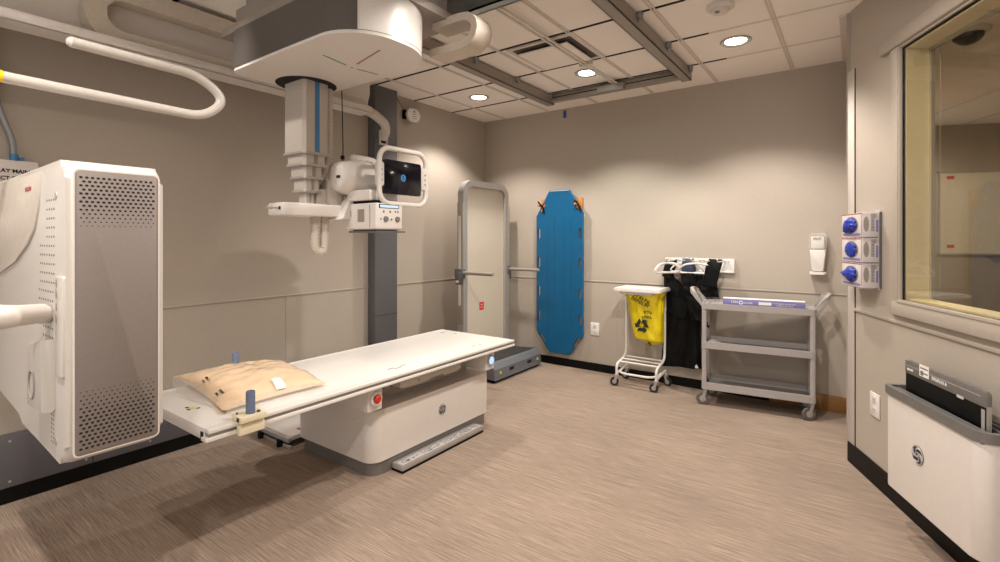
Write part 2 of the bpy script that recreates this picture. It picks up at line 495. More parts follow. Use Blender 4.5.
# ------------------------------------------------------------------ ceiling fixtures
def downlight(x, y, z, label, glow='lamp'):
    t = thing('downlight', label, 'ceiling light', (x, y, z), 'recessed round downlights')
    b = B(); b.lathe([(.075, -.002), (.108, -.002), (.108, -.008), (.1, -.014), (.075, -.006)], (x, y, z)); b.build('trim_ring', 'alu', t)
    b = B(); b.lathe([(.0005, -.001), (.074, -.001), (.074, -.004), (.0005, -.004)], (x, y, z)); b.build('lens', glow, t)
    return t
LP = [(-3.18, 4.04, 'round downlight nearest the back left corner of the ceiling', 'lamp'),
      (-1.93, 4.0, 'round downlight between the two grey ceiling struts beside the vent', 'lampcool'),
      (-.72, 4.0, 'round downlight at the right of the grey struts below the smoke detector', 'lamp'),
      (-.745, 2.21, 'round downlight above the middle of the room to the right of the tube crane', 'lamp'),
      (-2.575, .62, 'round downlight behind the wall stand out of view', 'lamp'),
      (-1.50, -.1, 'round downlight overhead to the left of the viewpoint', 'lamp'),
      (-.45, -.1, 'round downlight directly overhead of the viewpoint', 'lamp')]
for x, y, l, g in LP:
    downlight(x, y, C, l, g)
def spot(name, x, y, z, w, color=(1, .86, .70), size=118, blend=.45, rad=.045):
    li = bpy.data.lights.new(name, 'SPOT'); li.energy = w; li.color = color
    li.spot_size = math.radians(size); li.spot_blend = blend; li.shadow_soft_size = rad
    o = bpy.data.objects.new(name, li); o.location = (x, y, z-.03); COL.objects.link(o); return o
for x, y, l, g in LP:
    spot('downlight_beam', x, y, C, PW*(1.5 if x < -2.5 and y < 2 else 1.25 if y == 2.21 else 1), (1, .92, .855) if g == 'lamp' else (.96, .95, .86), size=140 if y < 2 else 164 if y == 2.21 else 118)
q = RW((.6, -1.6, CZ)); spot('control_room_beam', q[0], q[1], CZ, 34, size=178)
q = RW((-1.6, -1.2, CZ)); spot('control_room_beam.001', q[0], q[1], CZ, 26, size=178)

# smoke detector
x, y = -.69, 3.33
t = thing('smoke_detector', 'round white smoke detector on the ceiling near the right wall', 'smoke detector', (x, y, C))
b = B(); b.lathe([(.001, 0), (.08, 0), (.082, -.02), (.07, -.03), (.001, -.03)], (x, y, C)); b.build('base_ring', 'white2', t)
b = B(); b.lathe([(.001, -.03), (.055, -.03), (.05, -.048), (.03, -.055), (.001, -.056)], (x, y, C), m=0)
b.lathe([(.001, -.056), (.016, -.056), (.012, -.062), (.001, -.063)], (x-.01, y-.03, C+.004), m=1); b.build('sensor_cap', ['white2', 'inkgrey'], t)

# air vent
t = thing('ceiling_vent', 'square white ceiling air diffuser with an open gap around its panel', 'air vent', (-1.86, 3.38, C))
b = B()
o_ = rrect(-2.2, 3.16, -1.6, 3.72, .0); i_ = rrect(-2.12, 3.24, -1.68, 3.64, .0)
b.frame([(-2.21, 3.15), (-1.63, 3.15), (-1.63, 3.71), (-2.21, 3.71)], [(-2.18, 3.18), (-1.66, 3.18), (-1.66, 3.68), (-2.18, 3.68)], 'z', C-.01, C, m=0)
b.box((-2.18, 3.18, C-.002), (-1.66, 3.68, C-.001), m=1); b.build('frame', ['tbar', 'dgrey'], t)
b = B(); b.box((-2.15, 3.235, C-.032), (-1.72, 3.66, C-.02), r=.004); b.build('face_panel', 'ceil', t)

# struts (ceiling rails)
def strut(x, y0, y1, label, w=.082, h=.09, z1=C-.012):
    t = thing('ceiling_strut', label, 'ceiling rail', (x, (y0+y1)/2, z1), 'grey struts under the ceiling')
    z0 = z1-h; b = B()
    b.box((x-w/2, y0, z0), (x+w/2, y1, z0+.006)); b.box((x-w/2, y0, z0), (x-w/2+.006, y1, z1)); b.box((x+w/2-.006, y0, z0), (x+w/2, y1, z1))
    b.box((x-w/2+.006, y0, z1-.03), (x+w/2-.006, y1, z1-.024))
    b.build('channel', 'strut', t)
    for yy in gy:
        if y0+.1 < yy < y1:
            b = B(); b.box((x+w/2, yy-.022, z1-.03), (x+w/2+.03, yy+.022, z1+.012), r=.005)
            b.cyl((x+w/2+.016, yy, z1-.045), (x+w/2+.016, yy, z1+.0), .014, n=8); b.build('hanger_clip', 'conduit', t)
    return t
strut(-2.55, -1.4, 4.44, 'long grey ceiling strut running back beside the corner downlight')
strut(-1.19, -1.4, 4.44, 'long grey ceiling strut running back to the right of the vent')
strut(-3.5, -1.4, 2.6, 'thin grey ceiling strut above the cable tray on the left', w=.045, h=.03, z1=C-.002)
t = thing('cross_beam', 'grey cross beam joining the ends of the two struts near the back wall', 'ceiling rail', (-1.85, 4.40, C))
b = B(); b.box((-2.505, 4.37, C-.085), (-1.235, 4.435, C-.012), r=.004, m=0); b.box((-2.505, 4.366, C-.05), (-1.235, 4.37, C-.042), m=1); b.build('beam', ['strut', 'gap'], t)
b = B(); b.box((-1.98, 4.31, C-.10), (-1.72, 4.366, C-.04), r=.006); b.build('stop_bracket', 'strut', t)
t = thing('track_rod', 'thin white rod running under the ceiling tiles towards the cross beam', 'ceiling rod', (-1.80, 3, C-.04))
b = B(); b.box((-1.825, .5, C-.045), (-1.812, 4.35, C-.032)); b.box((-1.79, .5, C-.045), (-1.777, 4.35, C-.032)); b.build('rod', 'white2', t)
b = B(); b.box((-1.86, 3.70, C-.05), (-1.74, 3.72, C-.001), r=.003); b.build('rod_hanger', 'white2', t)

# smoke stains aside: blue tape on the back wall
b = B(); b.box((-2.69, D-.004, 2.815), (-2.655, D, 2.895)); b.box((-2.68, D-.018, 2.815), (-2.665, D-.004, 2.845))
tag(b.build('tape_strip', 'tape', loc=(-2.68, D, 2.82)), 'small strip of blue tape stuck high on the back wall', 'tape')

# cable tray along the left wall with its cable carrier
t = thing('cable_tray', 'long off white cable tray hung high along the left wall', 'cable tray', (-3.37, 1.3, 2.5))
b = B(); b.box((-3.45, -1.4, 2.50), (-3.30, 2.74, 2.506)); b.box((-3.306, -1.4, 2.50), (-3.30, 2.74, 2.555), r=.002); b.build('tray_channel', 'white2', t)
b = B(); b.prism([(-1.4, 2.506), (2.60, 2.506), (2.72, 2.53), (2.80, 2.60), (2.83, 2.70), (2.83, 2.91), (-1.4, 2.91)], 'x', -3.47, -3.44); b.build('back_panel', 'white2', t)
for y in (1.78, 1.87): 
    b = B(); b.box((-3.44, y-.002, 2.51), (-3.438, y+.002, 2.9)); b.build('panel_seam', 'groove', t)
def carrier(pts, side, w, h, name, parent, step=.028):
    P = resample(pts, step); b = B()
    b.tube(P, [1.0 if i % 3 else .965 for i in range(len(P))], side=side, rect=(w/2, h/2), m=0)
    return b.build(name, 'chain', parent, sharp=50)
t = thing('cable_carrier', 'corrugated white cable carrier looping back on itself above the tray', 'cable carrier', (-3.39, 1.3, 2.6))
cz, R_ = 2.695, .135
loop = [(-3.385, 2.7, cz-R_), (-3.385, 1.0, cz-R_)]
for k in range(1, 16):
    a = -PI/2-PI*k/16; loop.append((-3.385, 1.02+R_*math.cos(a), cz+R_*math.sin(a)))
loop += [(-3.385, 1.02, cz+R_), (-3.385, 1.95, cz+R_)]
carrier(loop, (1, 0, 0), .10, .10, 'chain_loop', t)
# cable elbow going into the slate duct
t = thing('cable_duct', 'tall slate grey cable duct standing against the left wall', 'cable duct', (-3.77, 3.26, 0))
b = B(); b.box((-3.82, 3.12, 0), (-3.715, 3.40, C-.001), r=.004); b.build('duct_body', 'slate', t)
for z in (.70, 1.9):
    b = B(); b.box((-3.7155, 3.121, z), (-3.7135, 3.399, z+.004)); b.build('duct_seam', 'black', t)
b = B(); b.frame([(3.165, 2.35), (3.265, 2.35), (3.265, 2.49), (3.165, 2.49)], [(3.18, 2.365), (3.25, 2.365), (3.25, 2.475), (3.18, 2.475)], 'x', -3.716, -3.70, m=0)
b.box((-3.7165, 3.18, 2.365), (-3.714, 3.25, 2.475), m=1); b.build('outlet_frame', ['white2', 'gap'], t)
b = B()
el = resample(fillet([(-3.50, 2.70, 2.60), (-3.52, 2.92, 2.58), (-3.58, 3.13, 2.52), (-3.66, 3.205, 2.46), (-3.72, 3.215, 2.42)], .12), .012)
b.tube(el, [.04*(1.08 if i % 2 else .96) for i in range(len(el))], n=14)
tag(b.build('cable_conduit', 'hose', loc=(-3.6, 3.1, 2.5)), 'white flexible conduit bending from the tray into the slate duct', 'conduit')

# skirting duct
t = thing('floor_duct', 'low slate grey cable duct running along the foot of the left wall', 'cable duct', (-3.77, 1, .11))
b = B(); b.box((-3.82, NEAR, .088), (-3.745, 3.115, .365), r=.004, m=0)
b.box((-3.7452, .98, .092), (-3.7435, .984, .36), m=1); b.build('duct_body', ['slate', 'black'], t)
for y in (.62, .95, 1.28, 1.6, 1.9, 2.3):
    for z in (.12, .34):
        b = B(); b.lathe([(.001, .003), (.006, .003), (.007, 0), (.001, 0)], (-3.745, y, z), ax='x', n=10); b.build('screw', 'steel', t)

# wall speaker
t = thing('wall_speaker', 'oval white alarm speaker on the left wall below the ceiling', 'speaker', (-3.80, 3.64, 2.73))
b = B(); b.prism(rrect(3.565, 2.665, 3.745, 2.80, .062, 8), 'x', -3.775, -3.735, r=.014, m=0)
for k in range(3):
    b.box((-3.736, 3.625+.0*k, 2.695+.022*k), (-3.7335, 3.685, 2.70+.022*k), m=1)
b.lathe([(.001, .003), (.01, .003), (.012, 0), (.001, 0)], (-3.735, 3.655, 2.768), ax='x', n=12, m=1); b.build('housing', ['white', 'inkgrey'], t)
b = B(); b.box((-3.82, 3.56, 2.69), (-3.776, 3.60, 2.78), r=.004); b.build('bracket', 'black', t)
b = B(); b.tube(fillet([(-3.8, 3.57, 2.78), (-3.805, 3.50, 2.86), (-3.812, 3.45, C-.002)], .05), .003, n=6); b.build('lead', 'black', t)

# wall sign and conduit at far left
t = thing('disconnect_panel', 'white electrical panel with black lettering at the left edge', 'electrical panel', (-3.76, .55, 1.6))
b = B(); b.box((-3.82, .30, 1.45), (-3.735, .735, 1.875), r=.004); b.build('panel_box', 'white2', t)
for s_, z in (('X-RAY MAIN', 1.815), ('DISCONNECT PANEL', 1.775)):
    b = B(); b.text(s_, .029, (-3.7345, .70 if z > 1.8 else .712, z), (0, 1, 0), (0, 0, 1), d=.002, align='RIGHT', bold=.02); b.build('lettering', 'ink', t)
t = thing('wall_conduit', 'grey conduit running down the left wall into the electrical panel', 'conduit', (-3.79, .6, 1.88))
b = B(); b.tube(fillet([(-3.79, .645, 1.90), (-3.79, .64, 2.0), (-3.79, .57, 2.2), (-3.79, .56, 2.9)], .15), .014, n=12); b.build('pipe', 'conduit', t)
b = B(); b.cyl((-3.79, .645, 1.876), (-3.79, .645, 1.915), .018, n=10, m=0); b.cyl((-3.785, .675, 1.876), (-3.785, .675, 1.90), .012, n=10, m=0); b.build('fitting', 'bluest', t)
b = B(); b.box((-3.82, .535, 2.30), (-3.765, .60, 2.34), r=.006); b.build('pipe_clamp', 'black', t)
# ------------------------------------------------------------------ imaging table
TX0, TX1, TY0, TY1, TZ = -2.975, -2.2, .965, 3.25, .641
tb = thing('imaging_table', 'long white patient table with a boxy base and round dark emblem', 'x-ray table', (-2.62, 2.4, 0))
b = B()
b.box((TX0+.03, TY0, TZ-.042), (TX1-.045, TY1, TZ), r=.003, m=0)
b.box((TX0+.05, TY0+.01, TZ-.06), (TX1-.07, TY1-.01, TZ-.042), m=0)
b.build('tabletop', ['white'], tb)
for x0, x1, sg in ((TX1-.045, TX1, 1), (TX0, TX0+.03, -1)):
    b = B()
    e = x1 if sg > 0 else x0
    b.box((x0, TY0+.0, TZ-.017), (x1, TY1, TZ+.0005), r=.003, m=0)
    i0, i1 = (x0, x1-.012) if sg > 0 else (x0+.012, x1)
    b.box((i0, TY0+.004, TZ-.034), (i1, TY1-.004, TZ-.017), m=1)
    b.box((x0-.004 if sg > 0 else x0, TY0-.012, TZ-.05), (x1, TY1+.006, TZ-.034), r=.003, m=0)
    b.build('side_rail', ['white', 'groove'], tb)
b = B(); b.box((TX1-.075, TY0-.002, TZ-.05), (TX1-.050, TY0+.0, TZ-.018), m=0); b.build('end_slot', 'hole', tb)
b = B()
for (x, y, w, h, m) in ((-2.555, 1.048, .032, .02, 1), (-2.585, 1.035, .018, .014, 0), (-2.55, 1.028, .022, .012, 0), (-2.535, 1.064, .014, .016, 0)):
    b.box((x-w/2, y-h/2, TZ), (x+w/2, y+h/2, TZ+.0012), r=.0005, m=m)
b.build('edge_label', ['ink', 'yg'], tb)
for (x, y, w, h) in ((-2.33, 2.08, .012, .05), (-2.31, 2.12, .012, .06), (-2.33, 2.18, .012, .05), (-2.32, 2.88, .01, .05), (-2.31, 2.95, .008, .05), (-2.86, 3.13, .03, .015), (-2.75, 3.17, .03, .012)):
    b = B(); b.box((x-w/2, y-h/2, TZ), (x+w/2, y+h/2, TZ+.001)); b.build('surface_mark', 'groove', tb)
b = B(); b.prism(rrect(-3.15, 1.945, -2.345, 3.135, .085, 8), 'z', .085, .40, r=.014, seg=3, r1only=True, m=0)
b.build('base_shell', ['white2'], tb)
b = B(); b.prism(rrect(-3.125, 1.96, -2.355, 3.115, .085, 8), 'z', 0, .086); b.build('skirt', 'skirt', tb)
b = B(); b.box((-2.92, 2.02, .398), (-2.52, 3.04, .585), m=0); b.build('lift_column', ['offwhite'], tb)
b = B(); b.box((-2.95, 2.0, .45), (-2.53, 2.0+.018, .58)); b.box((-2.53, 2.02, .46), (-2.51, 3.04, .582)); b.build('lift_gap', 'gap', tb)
# cross arms with the stop button and the lamp
for y0, y1, k in ((1.85, 1.96, 0), (2.965, 3.075, 1)):
    b = B(); b.prism([(-3.0, .585), (-3.0, .46), (-2.30, .44), (-2.27, .445), (-2.262, .585)], 'y', y0, y1, r=.008)
    arm = b.build('cross_arm', 'white2', tb)
    yc, zc = (y0+y1)/2, .515
    if k == 0:
        b = B(); b.lathe([(.022, .0), (.04, .0), (.042, .008), (.036, .014), (.024, .010), (.022, .004)], (-2.262, yc, zc), ax='x', n=28, m=0)
        b.build('button_ring', 'paper', arm)
        b = B(); b.lathe([(.001, 0), (.014, 0), (.014, .014), (.022, .016), (.024, .022), (.018, .028), (.001, .029)], (-2.262, yc, zc), ax='x', n=24)
        lab(b.build('stop_button', 'red', arm), 'red emergency stop button')
    else:
        b = B(); b.lathe([(.03, .0), (.04, .0), (.04, .008), (.03, .01)], (-2.262, yc, zc), ax='x', n=28); b.build('lamp_ring', 'alu', arm)
        b = B(); b.lathe([(.001, 0), (.03, 0), (.028, .009), (.001, .012)], (-2.262, yc, zc), ax='x', n=24); lab(b.build('lamp', 'bluelamp', arm), 'glowing pale blue lamp')
# detector tray drawer
b = B()
tr = [(2.14, .548), (2.14, .512), (2.165, .50), (2.40, .497), (2.42, .516), (2.53, .516), (2.55, .497), (2.69, .50), (2.725, .515), (2.725, .548)]
b.prism(tr, 'x', -2.75, -2.31, r=.004, m=0)
b.lathe([(.001, .001), (.007, .001), (.007, 0), (.001, 0)], (-2.31, 2.30, .525), ax='x', n=12, m=1)
b.build('detector_tray', ['offwhite', 'inkgrey'], tb)
for y in (2.06, 2.76):
    b = B(); b.box((-2.75, y, .52), (-2.36, y+.04, .592)); b.build('tray_rail', 'alu', tb)
emblem('emblem', tb, (-2.3447, 2.565, .25), (0, 1, 0), (0, 0, 1), .037, 'emb', 'plate')
b = B()
for x, z in ((-2.52, .33), (-2.52, .155), (-2.80, .27), (-2.98, .30)):
    b = B(); b.lathe([(.001, 0), (.004, 0), (.004, -.002), (.001, -.002)], (x, 1.945, z), ax='y', n=8); b.build('screw', 'steel', tb)

# foot switch bar
t = thing('foot_switch_bar', 'grey foot switch bar printed with diagrams on the carpet before the table', 'foot switch', (-2.30, 2.51, 0))
b = B(); b.box((-2.352, 2.105, 0), (-2.253, 2.915, .012), m=1); b.box((-2.35, 2.107, .012), (-2.255, 2.913, .05), r=.006, m=0); b.build('bar', ['steel', 'black'], t)
b = B(); b.box((-2.315, 2.113, .0505), (-2.258, 2.907, .053), r=.001); b.build('tread_plate', 'plate', t)
b = B()
z = .0532
for y in (2.31, 2.51, 2.71): b.box((-2.314, y-.0015, z), (-2.259, y+.0015, z+.0006))
rnd = random.Random(3)
for c in (2.21, 2.41, 2.61, 2.81):
    for k in range(7):
        y = c+rnd.uniform(-.07, .06); x = rnd.uniform(-2.305, -2.27)
        b.box((x, y, z), (x+.004, y+rnd.uniform(.012, .035), z+.0006))
    b.tube([(-2.286+.014*math.cos(a*PI/6), c-.05+.03*math.sin(a*PI/6), z) for a in range(12)], .0016, n=5, closed=True)
b.build('diagram', 'ink', t)

# rear foot step
t = thing('rear_foot_step', 'low white foot step on the floor behind the left end of the table', 'foot step', (-3.35, 2.4, 0))
b = B(); b.box((-3.60, 1.92, .045), (-3.165, 2.9, .078), r=.006, m=0); b.build('step_plate', 'white2', t)
b = B(); b.box((-3.62, 1.895, .04), (-3.16, 1.92, .07), r=.004); b.box((-3.61, 1.90, .0), (-3.14, 1.918, .02), r=.003); b.build('end_rail', 'alu', t)
for x in (-3.5, -3.25):
    b = B(); b.cyl((x, 1.89, 0), (x, 1.89, .045), .022, n=12); b.build('foot', 'black', t)
b = B(); b.tube(fillet([(-3.25, 2.02, .08), (-3.20, 2.06, .08), (-3.24, 2.10, .08), (-3.19, 2.13, .08), (-3.18, 2.05, .08)], .02), .006, n=6); b.build('mark', 'redpaint', t)

# side posts
def post(x, y, sg, label):
    t = thing('support_post', label, 'table post', (x, y, TZ), 'blue grey posts clamped to the table')
    b = B()
    x0, x1 = (x-.05, x+.035) if sg > 0 else (x-.035, x+.05)
    b.box((x0, y-.058, TZ+.001), (x1, y+.056, TZ+.028), r=.003)
    xo0, xo1 = (TX1+.002, TX1+.028) if sg > 0 else (TX0-.028, TX0-.002)
    b.box((xo0, y-.058, TZ-.005), (xo1, y+.056, TZ+.026), r=.003); b.box((xo0, y-.058, TZ-.055), (xo1, y+.056, TZ-.01), r=.003)
    b.box((xo0+.006, y-.05, TZ-.012), (xo1-.006, y+.05, TZ-.003))
    b.build('clamp', 'cream', t)
    b = B(); b.lathe([(.001, .028), (.0195, .028), (.0195, .122), (.0175, .127), (.014, .127), (.013, .122), (.001, .122)], (x, y, TZ), n=24); b.build('foam_post', 'blueg', t)
    for dx, dy, r_ in ((-.03*sg, -.045, .005), (.012, .03, .008)):
        b = B(); b.tube([(x+dx, y+dy, TZ+.0285), (x+dx, y+dy, TZ+.036)], r_, n=8); b.build('screw', 'slate', t)
    return t
post(-2.19, 1.135, 1, 'blue grey post in a cream clamp on the near edge of the table')
post(-2.99, 1.46, -1, 'blue grey post rising behind the peach pillow on the far table edge')

# pillow in clear plastic
PC = [(-3.15, 1.19), (-2.335, 1.085), (-2.33, 1.62), (-2.93, 1.74)]     # far left, near, right, back
def pbil(u, v):
    a = Vector(PC[0])*(1-u)+Vector(PC[1])*u; c = Vector(PC[3])*(1-u)+Vector(PC[2])*u
    return a*(1-v)+c*v
def pil(h, z0, grow=0., flat=False, wr=1.):
    def f(u, v):
        uu, vv = 2*u-1, 2*v-1
        pin = 1-.05*(1-abs(vv)**2)*abs(uu)-.0
        q = pbil(.5+(u-.5)*(1+grow)*(1-.07*(1-uu*uu)*0), .5+(v-.5)*(1+grow))
        c = pbil(.5, .5)
        q = c+(q-c)*(1-.06*(abs(uu)*(1-vv*vv)+abs(vv)*(1-uu*uu)))
        e = max(0, 1-abs(uu)**2.6)**.62*max(0, 1-abs(vv)**2.6)**.62
        w = .003*math.sin(26*uu+7*vv+3*math.sin(5*vv))*e**.5+.012*noise.noise(Vector((3*uu, 5*vv, 1.3)))*e+.005*noise.noise(Vector((11*uu, 17*vv, 4)))*e**.3
        return Vector((q.x, q.y, z0+.016+(h*e+w*wr if not flat else 0)))
    return f
pl = thing('pillow', 'peach wrapped pillow in clear plastic lying on the table end', 'pillow', (-2.7, 1.4, TZ))
b = B()
top = pil(.076, TZ+.004); 
def bot(u, v):
    p = top(u, v); e = max(0, 1-abs(2*u-1)**4)*max(0, 1-abs(2*v-1)**4)
    return Vector((p.x, p.y, TZ+.02-.016*min(1, e*3)))
b.grid(top, 60, 44); b.grid(bot, 60, 44)
bmesh.ops.remove_doubles(b.bm, verts=b.bm.verts, dist=1e-5)
b.build('blanket', 'peach', pl, sharp=80)
b = B(); b.grid(lambda u, v: top(u, v)*1.0+Vector((0, 0, .004*math.sin(9*u+14*v)+.006)), 40, 30)
def skirtf(u, v):
    # loose flap of film along the near side
    p = top(u*.92+.04, .02); w = .085*math.sin(PI*min(1, .15+u*.9))
    q = pbil(u, .0); c = pbil(.5, .5); d = (q-c).normalized()
    d2 = Vector((.22, -1)).normalized()
    return Vector((p.x+d2.x*w*v, p.y+d2.y*w*v, p.z*(1-v)+(TZ+.004+.008*abs(math.sin(11*u+3*v)))*v))
b.grid(skirtf, 40, 8)
def skirtg(u, v):
    p = top(.97, u*.94+.03); w = .06
    return Vector((p.x+w*v, p.y-.02*v, p.z*(1-v)+(TZ+.004+.007*abs(math.sin(13*u+2*v)))*v))
b.grid(skirtg, 30, 8)
lab(b.build('plastic_wrap', 'film', pl, sharp=80), 'clear crinkled plastic wrap')
b = B()
b.grid(lambda u, v: top(.86+.13*u, .50+.10*v)+Vector((0, 0, .0125)), 10, 6); lab(b.build('label_sticker', 'paper', pl, sharp=80), 'blank white sticker')
b = B()
for (u0, v0) in ((.20, .11), (.50, .09), (.80, .08)):
    p = top(u0, v0); px_ = (top(u0+.03, v0)-top(u0-.03, v0)).normalized(); py_ = (top(u0, v0+.04)-top(u0, v0-.04)).normalized()
    n_ = px_.cross(py_)
    b.scrib(p+n_*.013, px_, py_, 6, .011, .014, seed=int(u0*100)); b.scrib(p+n_*.013-py_*.022, px_, py_, 4, .010, .011, seed=int(u0*77))
b.build('lettering', 'ink', pl)

# ------------------------------------------------------------------ wall stand at the left
ws = thing('wall_stand', 'big white upright detector housing with a perforated grey side at the left', 'x-ray stand', (-2.25, .5, 0))
b = B()
poly = [(-1.738-.055+.055*math.cos(math.radians(a)), 1.668-.055+.055*math.sin(math.radians(a))) for a in range(0, 91, 15)] + [(-2.95, 1.66), (-2.95, .90), (-2.26, .885), (-2.245, .82)] + [(-1.738-.06+.06*math.cos(math.radians(a)), .82+.06+.06*math.sin(math.radians(a))) for a in range(270, 361, 15)]
b.prism(poly, 'y', .398, .628, r=.022, seg=4, m=0)
HB = b
b = B()
b.prism(rrect(.415, .848, .614, 1.638, .012, 4), 'x', -1.742, -1.733, r=.003, m=0)
for rows, z0, dz in ((13, 1.618, -.0112), (15, .866, .0112)):
    for r_ in range(rows):
        z = z0+dz*r_
        k = 1-max(0, (r_-rows*.5)/(rows*.5))*.72
        for c_ in range(14):
            y = .428+.0128*c_+(.0064 if r_ % 2 else 0)
            if y > .603: continue
            b.prism(circle(y, z, .0042*k, 8, .0034*k), 'x', -1.7332, -1.7326, m=1)
b.build('side_panel', ['perf', 'hole'], ws)
# thin seam around the grey side
b = B(); b.frame(rrect(.411, .844, .618, 1.642, .014, 4), rrect(.4151, .848, .614, 1.638, .012, 4), 'x', -1.739, -1.7345); b.build('panel_seam', 'white2', ws)
yb = .398
b = B()
b.prism([(-2.94, 1.655), (-1.985, 1.648), (-1.99, 1.60), (-2.01, 1.54), (-2.05, 1.48), (-2.13, 1.43), (-2.30, 1.37), (-2.5, 1.33), (-2.94, 1.27)], 'y', yb-.006, yb+.01, r=.004, m=0)
b.build('grip_panel', ['shellB', 'groove'], ws)
b = B(); b.scrib((-2.11, yb-.0062, 1.605), (1, 0, 0), (0, 0, 1), 6, .013, .014); b.build('lettering', 'redpaint', ws)
b = HB
for r_ in range(20):
    z = 1.56-.0265*r_
    x0 = -1.975-.0+(.0 if r_ < 6 else -.004*(r_-6))
    for c_ in range(7 if r_ < 12 else 5):
        x = -1.855-.024*c_-(0 if r_ < 10 else .012)
        if x < -2.03-.006*r_: continue
        if r_ < 5 and x < -1.95: continue
        b.prism(circle(x, z, .0055, 6, .0035), 'y', yb-.0008, yb+.001, m=1)
for r_ in range(16):
    for c_ in range(2):
        b.prism(circle(-1.86-.018*c_, 1.06-.013*r_, .004, 6, .003), 'y', yb-.0008, yb+.001, m=1)
b.build('housing', ['shellw', 'inkgrey'], ws)
b = B()
for z in (1.57, .875):
    b = B(); b.lathe([(.001, -.002), (.010, -.002), (.012, .002), (.001, .002)], (-1.835, yb, z), ax='y', n=12); b.build('screw', 'steel', ws)
# latch module on the near corner
b = B(); b.prism(rrect(-1.815, 1.065, -1.748, 1.345, .008, 3), 'y', yb-.007, yb+.03, r=.004, m=0)
for z in (1.295, 1.26, 1.225, 1.325): b.prism(circle(-1.80, z, .006, 8, .012), 'y', yb-.0078, yb-.004, m=1)
b.build('side_latch', ['shellw', 'groove'], ws)
b = B()
pad = [(-1.835, 1.165), (-1.985, 1.14), (-1.99, .955), (-1.835, .96)]
b.prism(pad, 'y', yb-.035, yb+.005, r=.014, m=0)
b.tube([(-1.915+.03*math.cos(2*PI*k/28), yb-.036, 1.03+.04*math.sin(2*PI*k/28)) for k in range(28)], .003, n=6, closed=True, m=1)
b.build('control_pad', ['shellw', 'groove'], ws)
# supporting arm from the column
b = B(); b.cyl((-1.915, .410, 1.232), (-1.885, .378, 1.234), .030, n=20, m=1)
ap_ = fillet([(-1.893, .385, 1.234), (-1.74, .235, 1.25), (-2.2, .06, 1.25), (-2.78, .02, 1.25)], .12, 8)
b.tube(ap_, [.027+.012*min(1, k/6) for k in range(len(ap_))], n=24, m=0)
b.build('support_arm', ['white2', 'steel'], ws)
b = B(); b.box((-2.95, -.10, 0), (-2.72, .14, 1.98), r=.02); b.build('column', 'white2', ws)
b = B(); b.box((-3.1, -.3, 0), (-2.60, .24, .06), r=.01); b.build('base_plate', 'slate', ws)
b = B(); b.tube(fillet([(-2.80, .1, 1.55), (-2.9, .42, 1.5), (-2.9, .50, 1.5)], .05), .05, n=16); b.build('tilt_arm', 'white2', ws)
# overhead grip rail
ax_ = -2.2
pts = fillet([(ax_, .20, 1.965), (ax_, .945, 1.953), (ax_, 1.035, 2.04), (ax_, .925, 2.122), (ax_, .52, 2.128)], .13, 8)
b = B(); b.tube(pts, .0185, n=16); b.lathe([(.001, -.018), (.011, -.015), (.0185, -.004), (.0185, .0)], (ax_, .52, 2.128), ax='y', n=16)
gr = b.build('grip_rail', 'rail', ws)
b = B(); b.cyl((ax_, .24, 1.9648), (ax_, .347, 1.9634), .0195, n=16); lab(b.build('tape_band', 'yband', gr), 'yellow band')
b = B(); b.tube(fillet([(ax_, .21, 1.965), (ax_-.2, .18, 1.965), (ax_-.55, .1, 1.96), (-2.8, .05, 1.9)], .1), .02, n=12); b.build('rail_mount', 'white2', ws)

# ------------------------------------------------------------------ ceiling tube crane
CX, CY = -2.605, 1.68
cr = thing('tube_crane', 'ceiling hung white x-ray tube on a telescopic column over the table', 'x-ray tube crane', (CX, CY, C))
b = B()
pol = rrect(-2.745, 1.31, -1.69, 1.86, [.26, .16, .06, .24], 10)
b.prism(pol, 'z', 2.345, 2.56, r=.014, seg=3, m=0)
car = b.build('carriage', ['hi'], cr)
fo = [(-2.685+.06*math.cos(math.radians(a)), 1.37+.06*math.sin(math.radians(a)), math.cos(math.radians(a)), math.sin(math.radians(a))) for a in range(190, 271, 16)]
fo += [(-1.93+.24*math.cos(math.radians(a)), 1.55+.24*math.sin(math.radians(a)), math.cos(math.radians(a)), math.sin(math.radians(a))) for a in range(270, 316, 5)]
b = B(); b.prism([(x+.004*c, y+.004*s_) for x, y, c, s_ in fo]+[(x-.008*c, y-.008*s_) for x, y, c, s_ in reversed(fo)], 'z', 2.3595, 2.559); lab(b.build('front_cover', 'cover', car), 'grey front cover')
b = B(); b.prism(rrect(-2.86, 1.315, -1.68, 1.98, .02), 'z', 2.56, 2.60, r=.003); b.box((-2.78, 1.36, 2.60), (-1.74, 1.94, 2.71)); b.build('top_frame', 'strut', cr)
b = B()
for y in (1.42, 1.86): b.box((-2.70, y-.045, 2.71), (-1.0, y+.045, 2.80))
b.build('trolley_beam', 'strut', cr)
b = B()
y = 2.12
b.box((-2.72, y-.01, 2.70), (-.98, y+.05, 2.71)); b.box((-2.72, y-.01, 2.70), (-.98, y-.004, 2.81)); b.box((-2.72, y-.03, 2.802), (-.98, y+.06, 2.812)); b.box((-2.72, y+.04, 2.70), (-.98, y+.05, 2.72))
for k in range(17): b.cyl((-2.68+.1*k, y-.012, 2.755), (-2.68+.1*k, y-.003, 2.755), .012, n=10)
b.build('bridge_channel', 'galv', cr)
b = B()
for x in (-2.55, -1.19):
    for yy in (1.42, 1.86, 2.12): b.box((x-.03, yy-.03, 2.74), (x+.03, yy+.03, 2.822), r=.006)
b.build('wheel_block', 'slate', cr)
b = B()
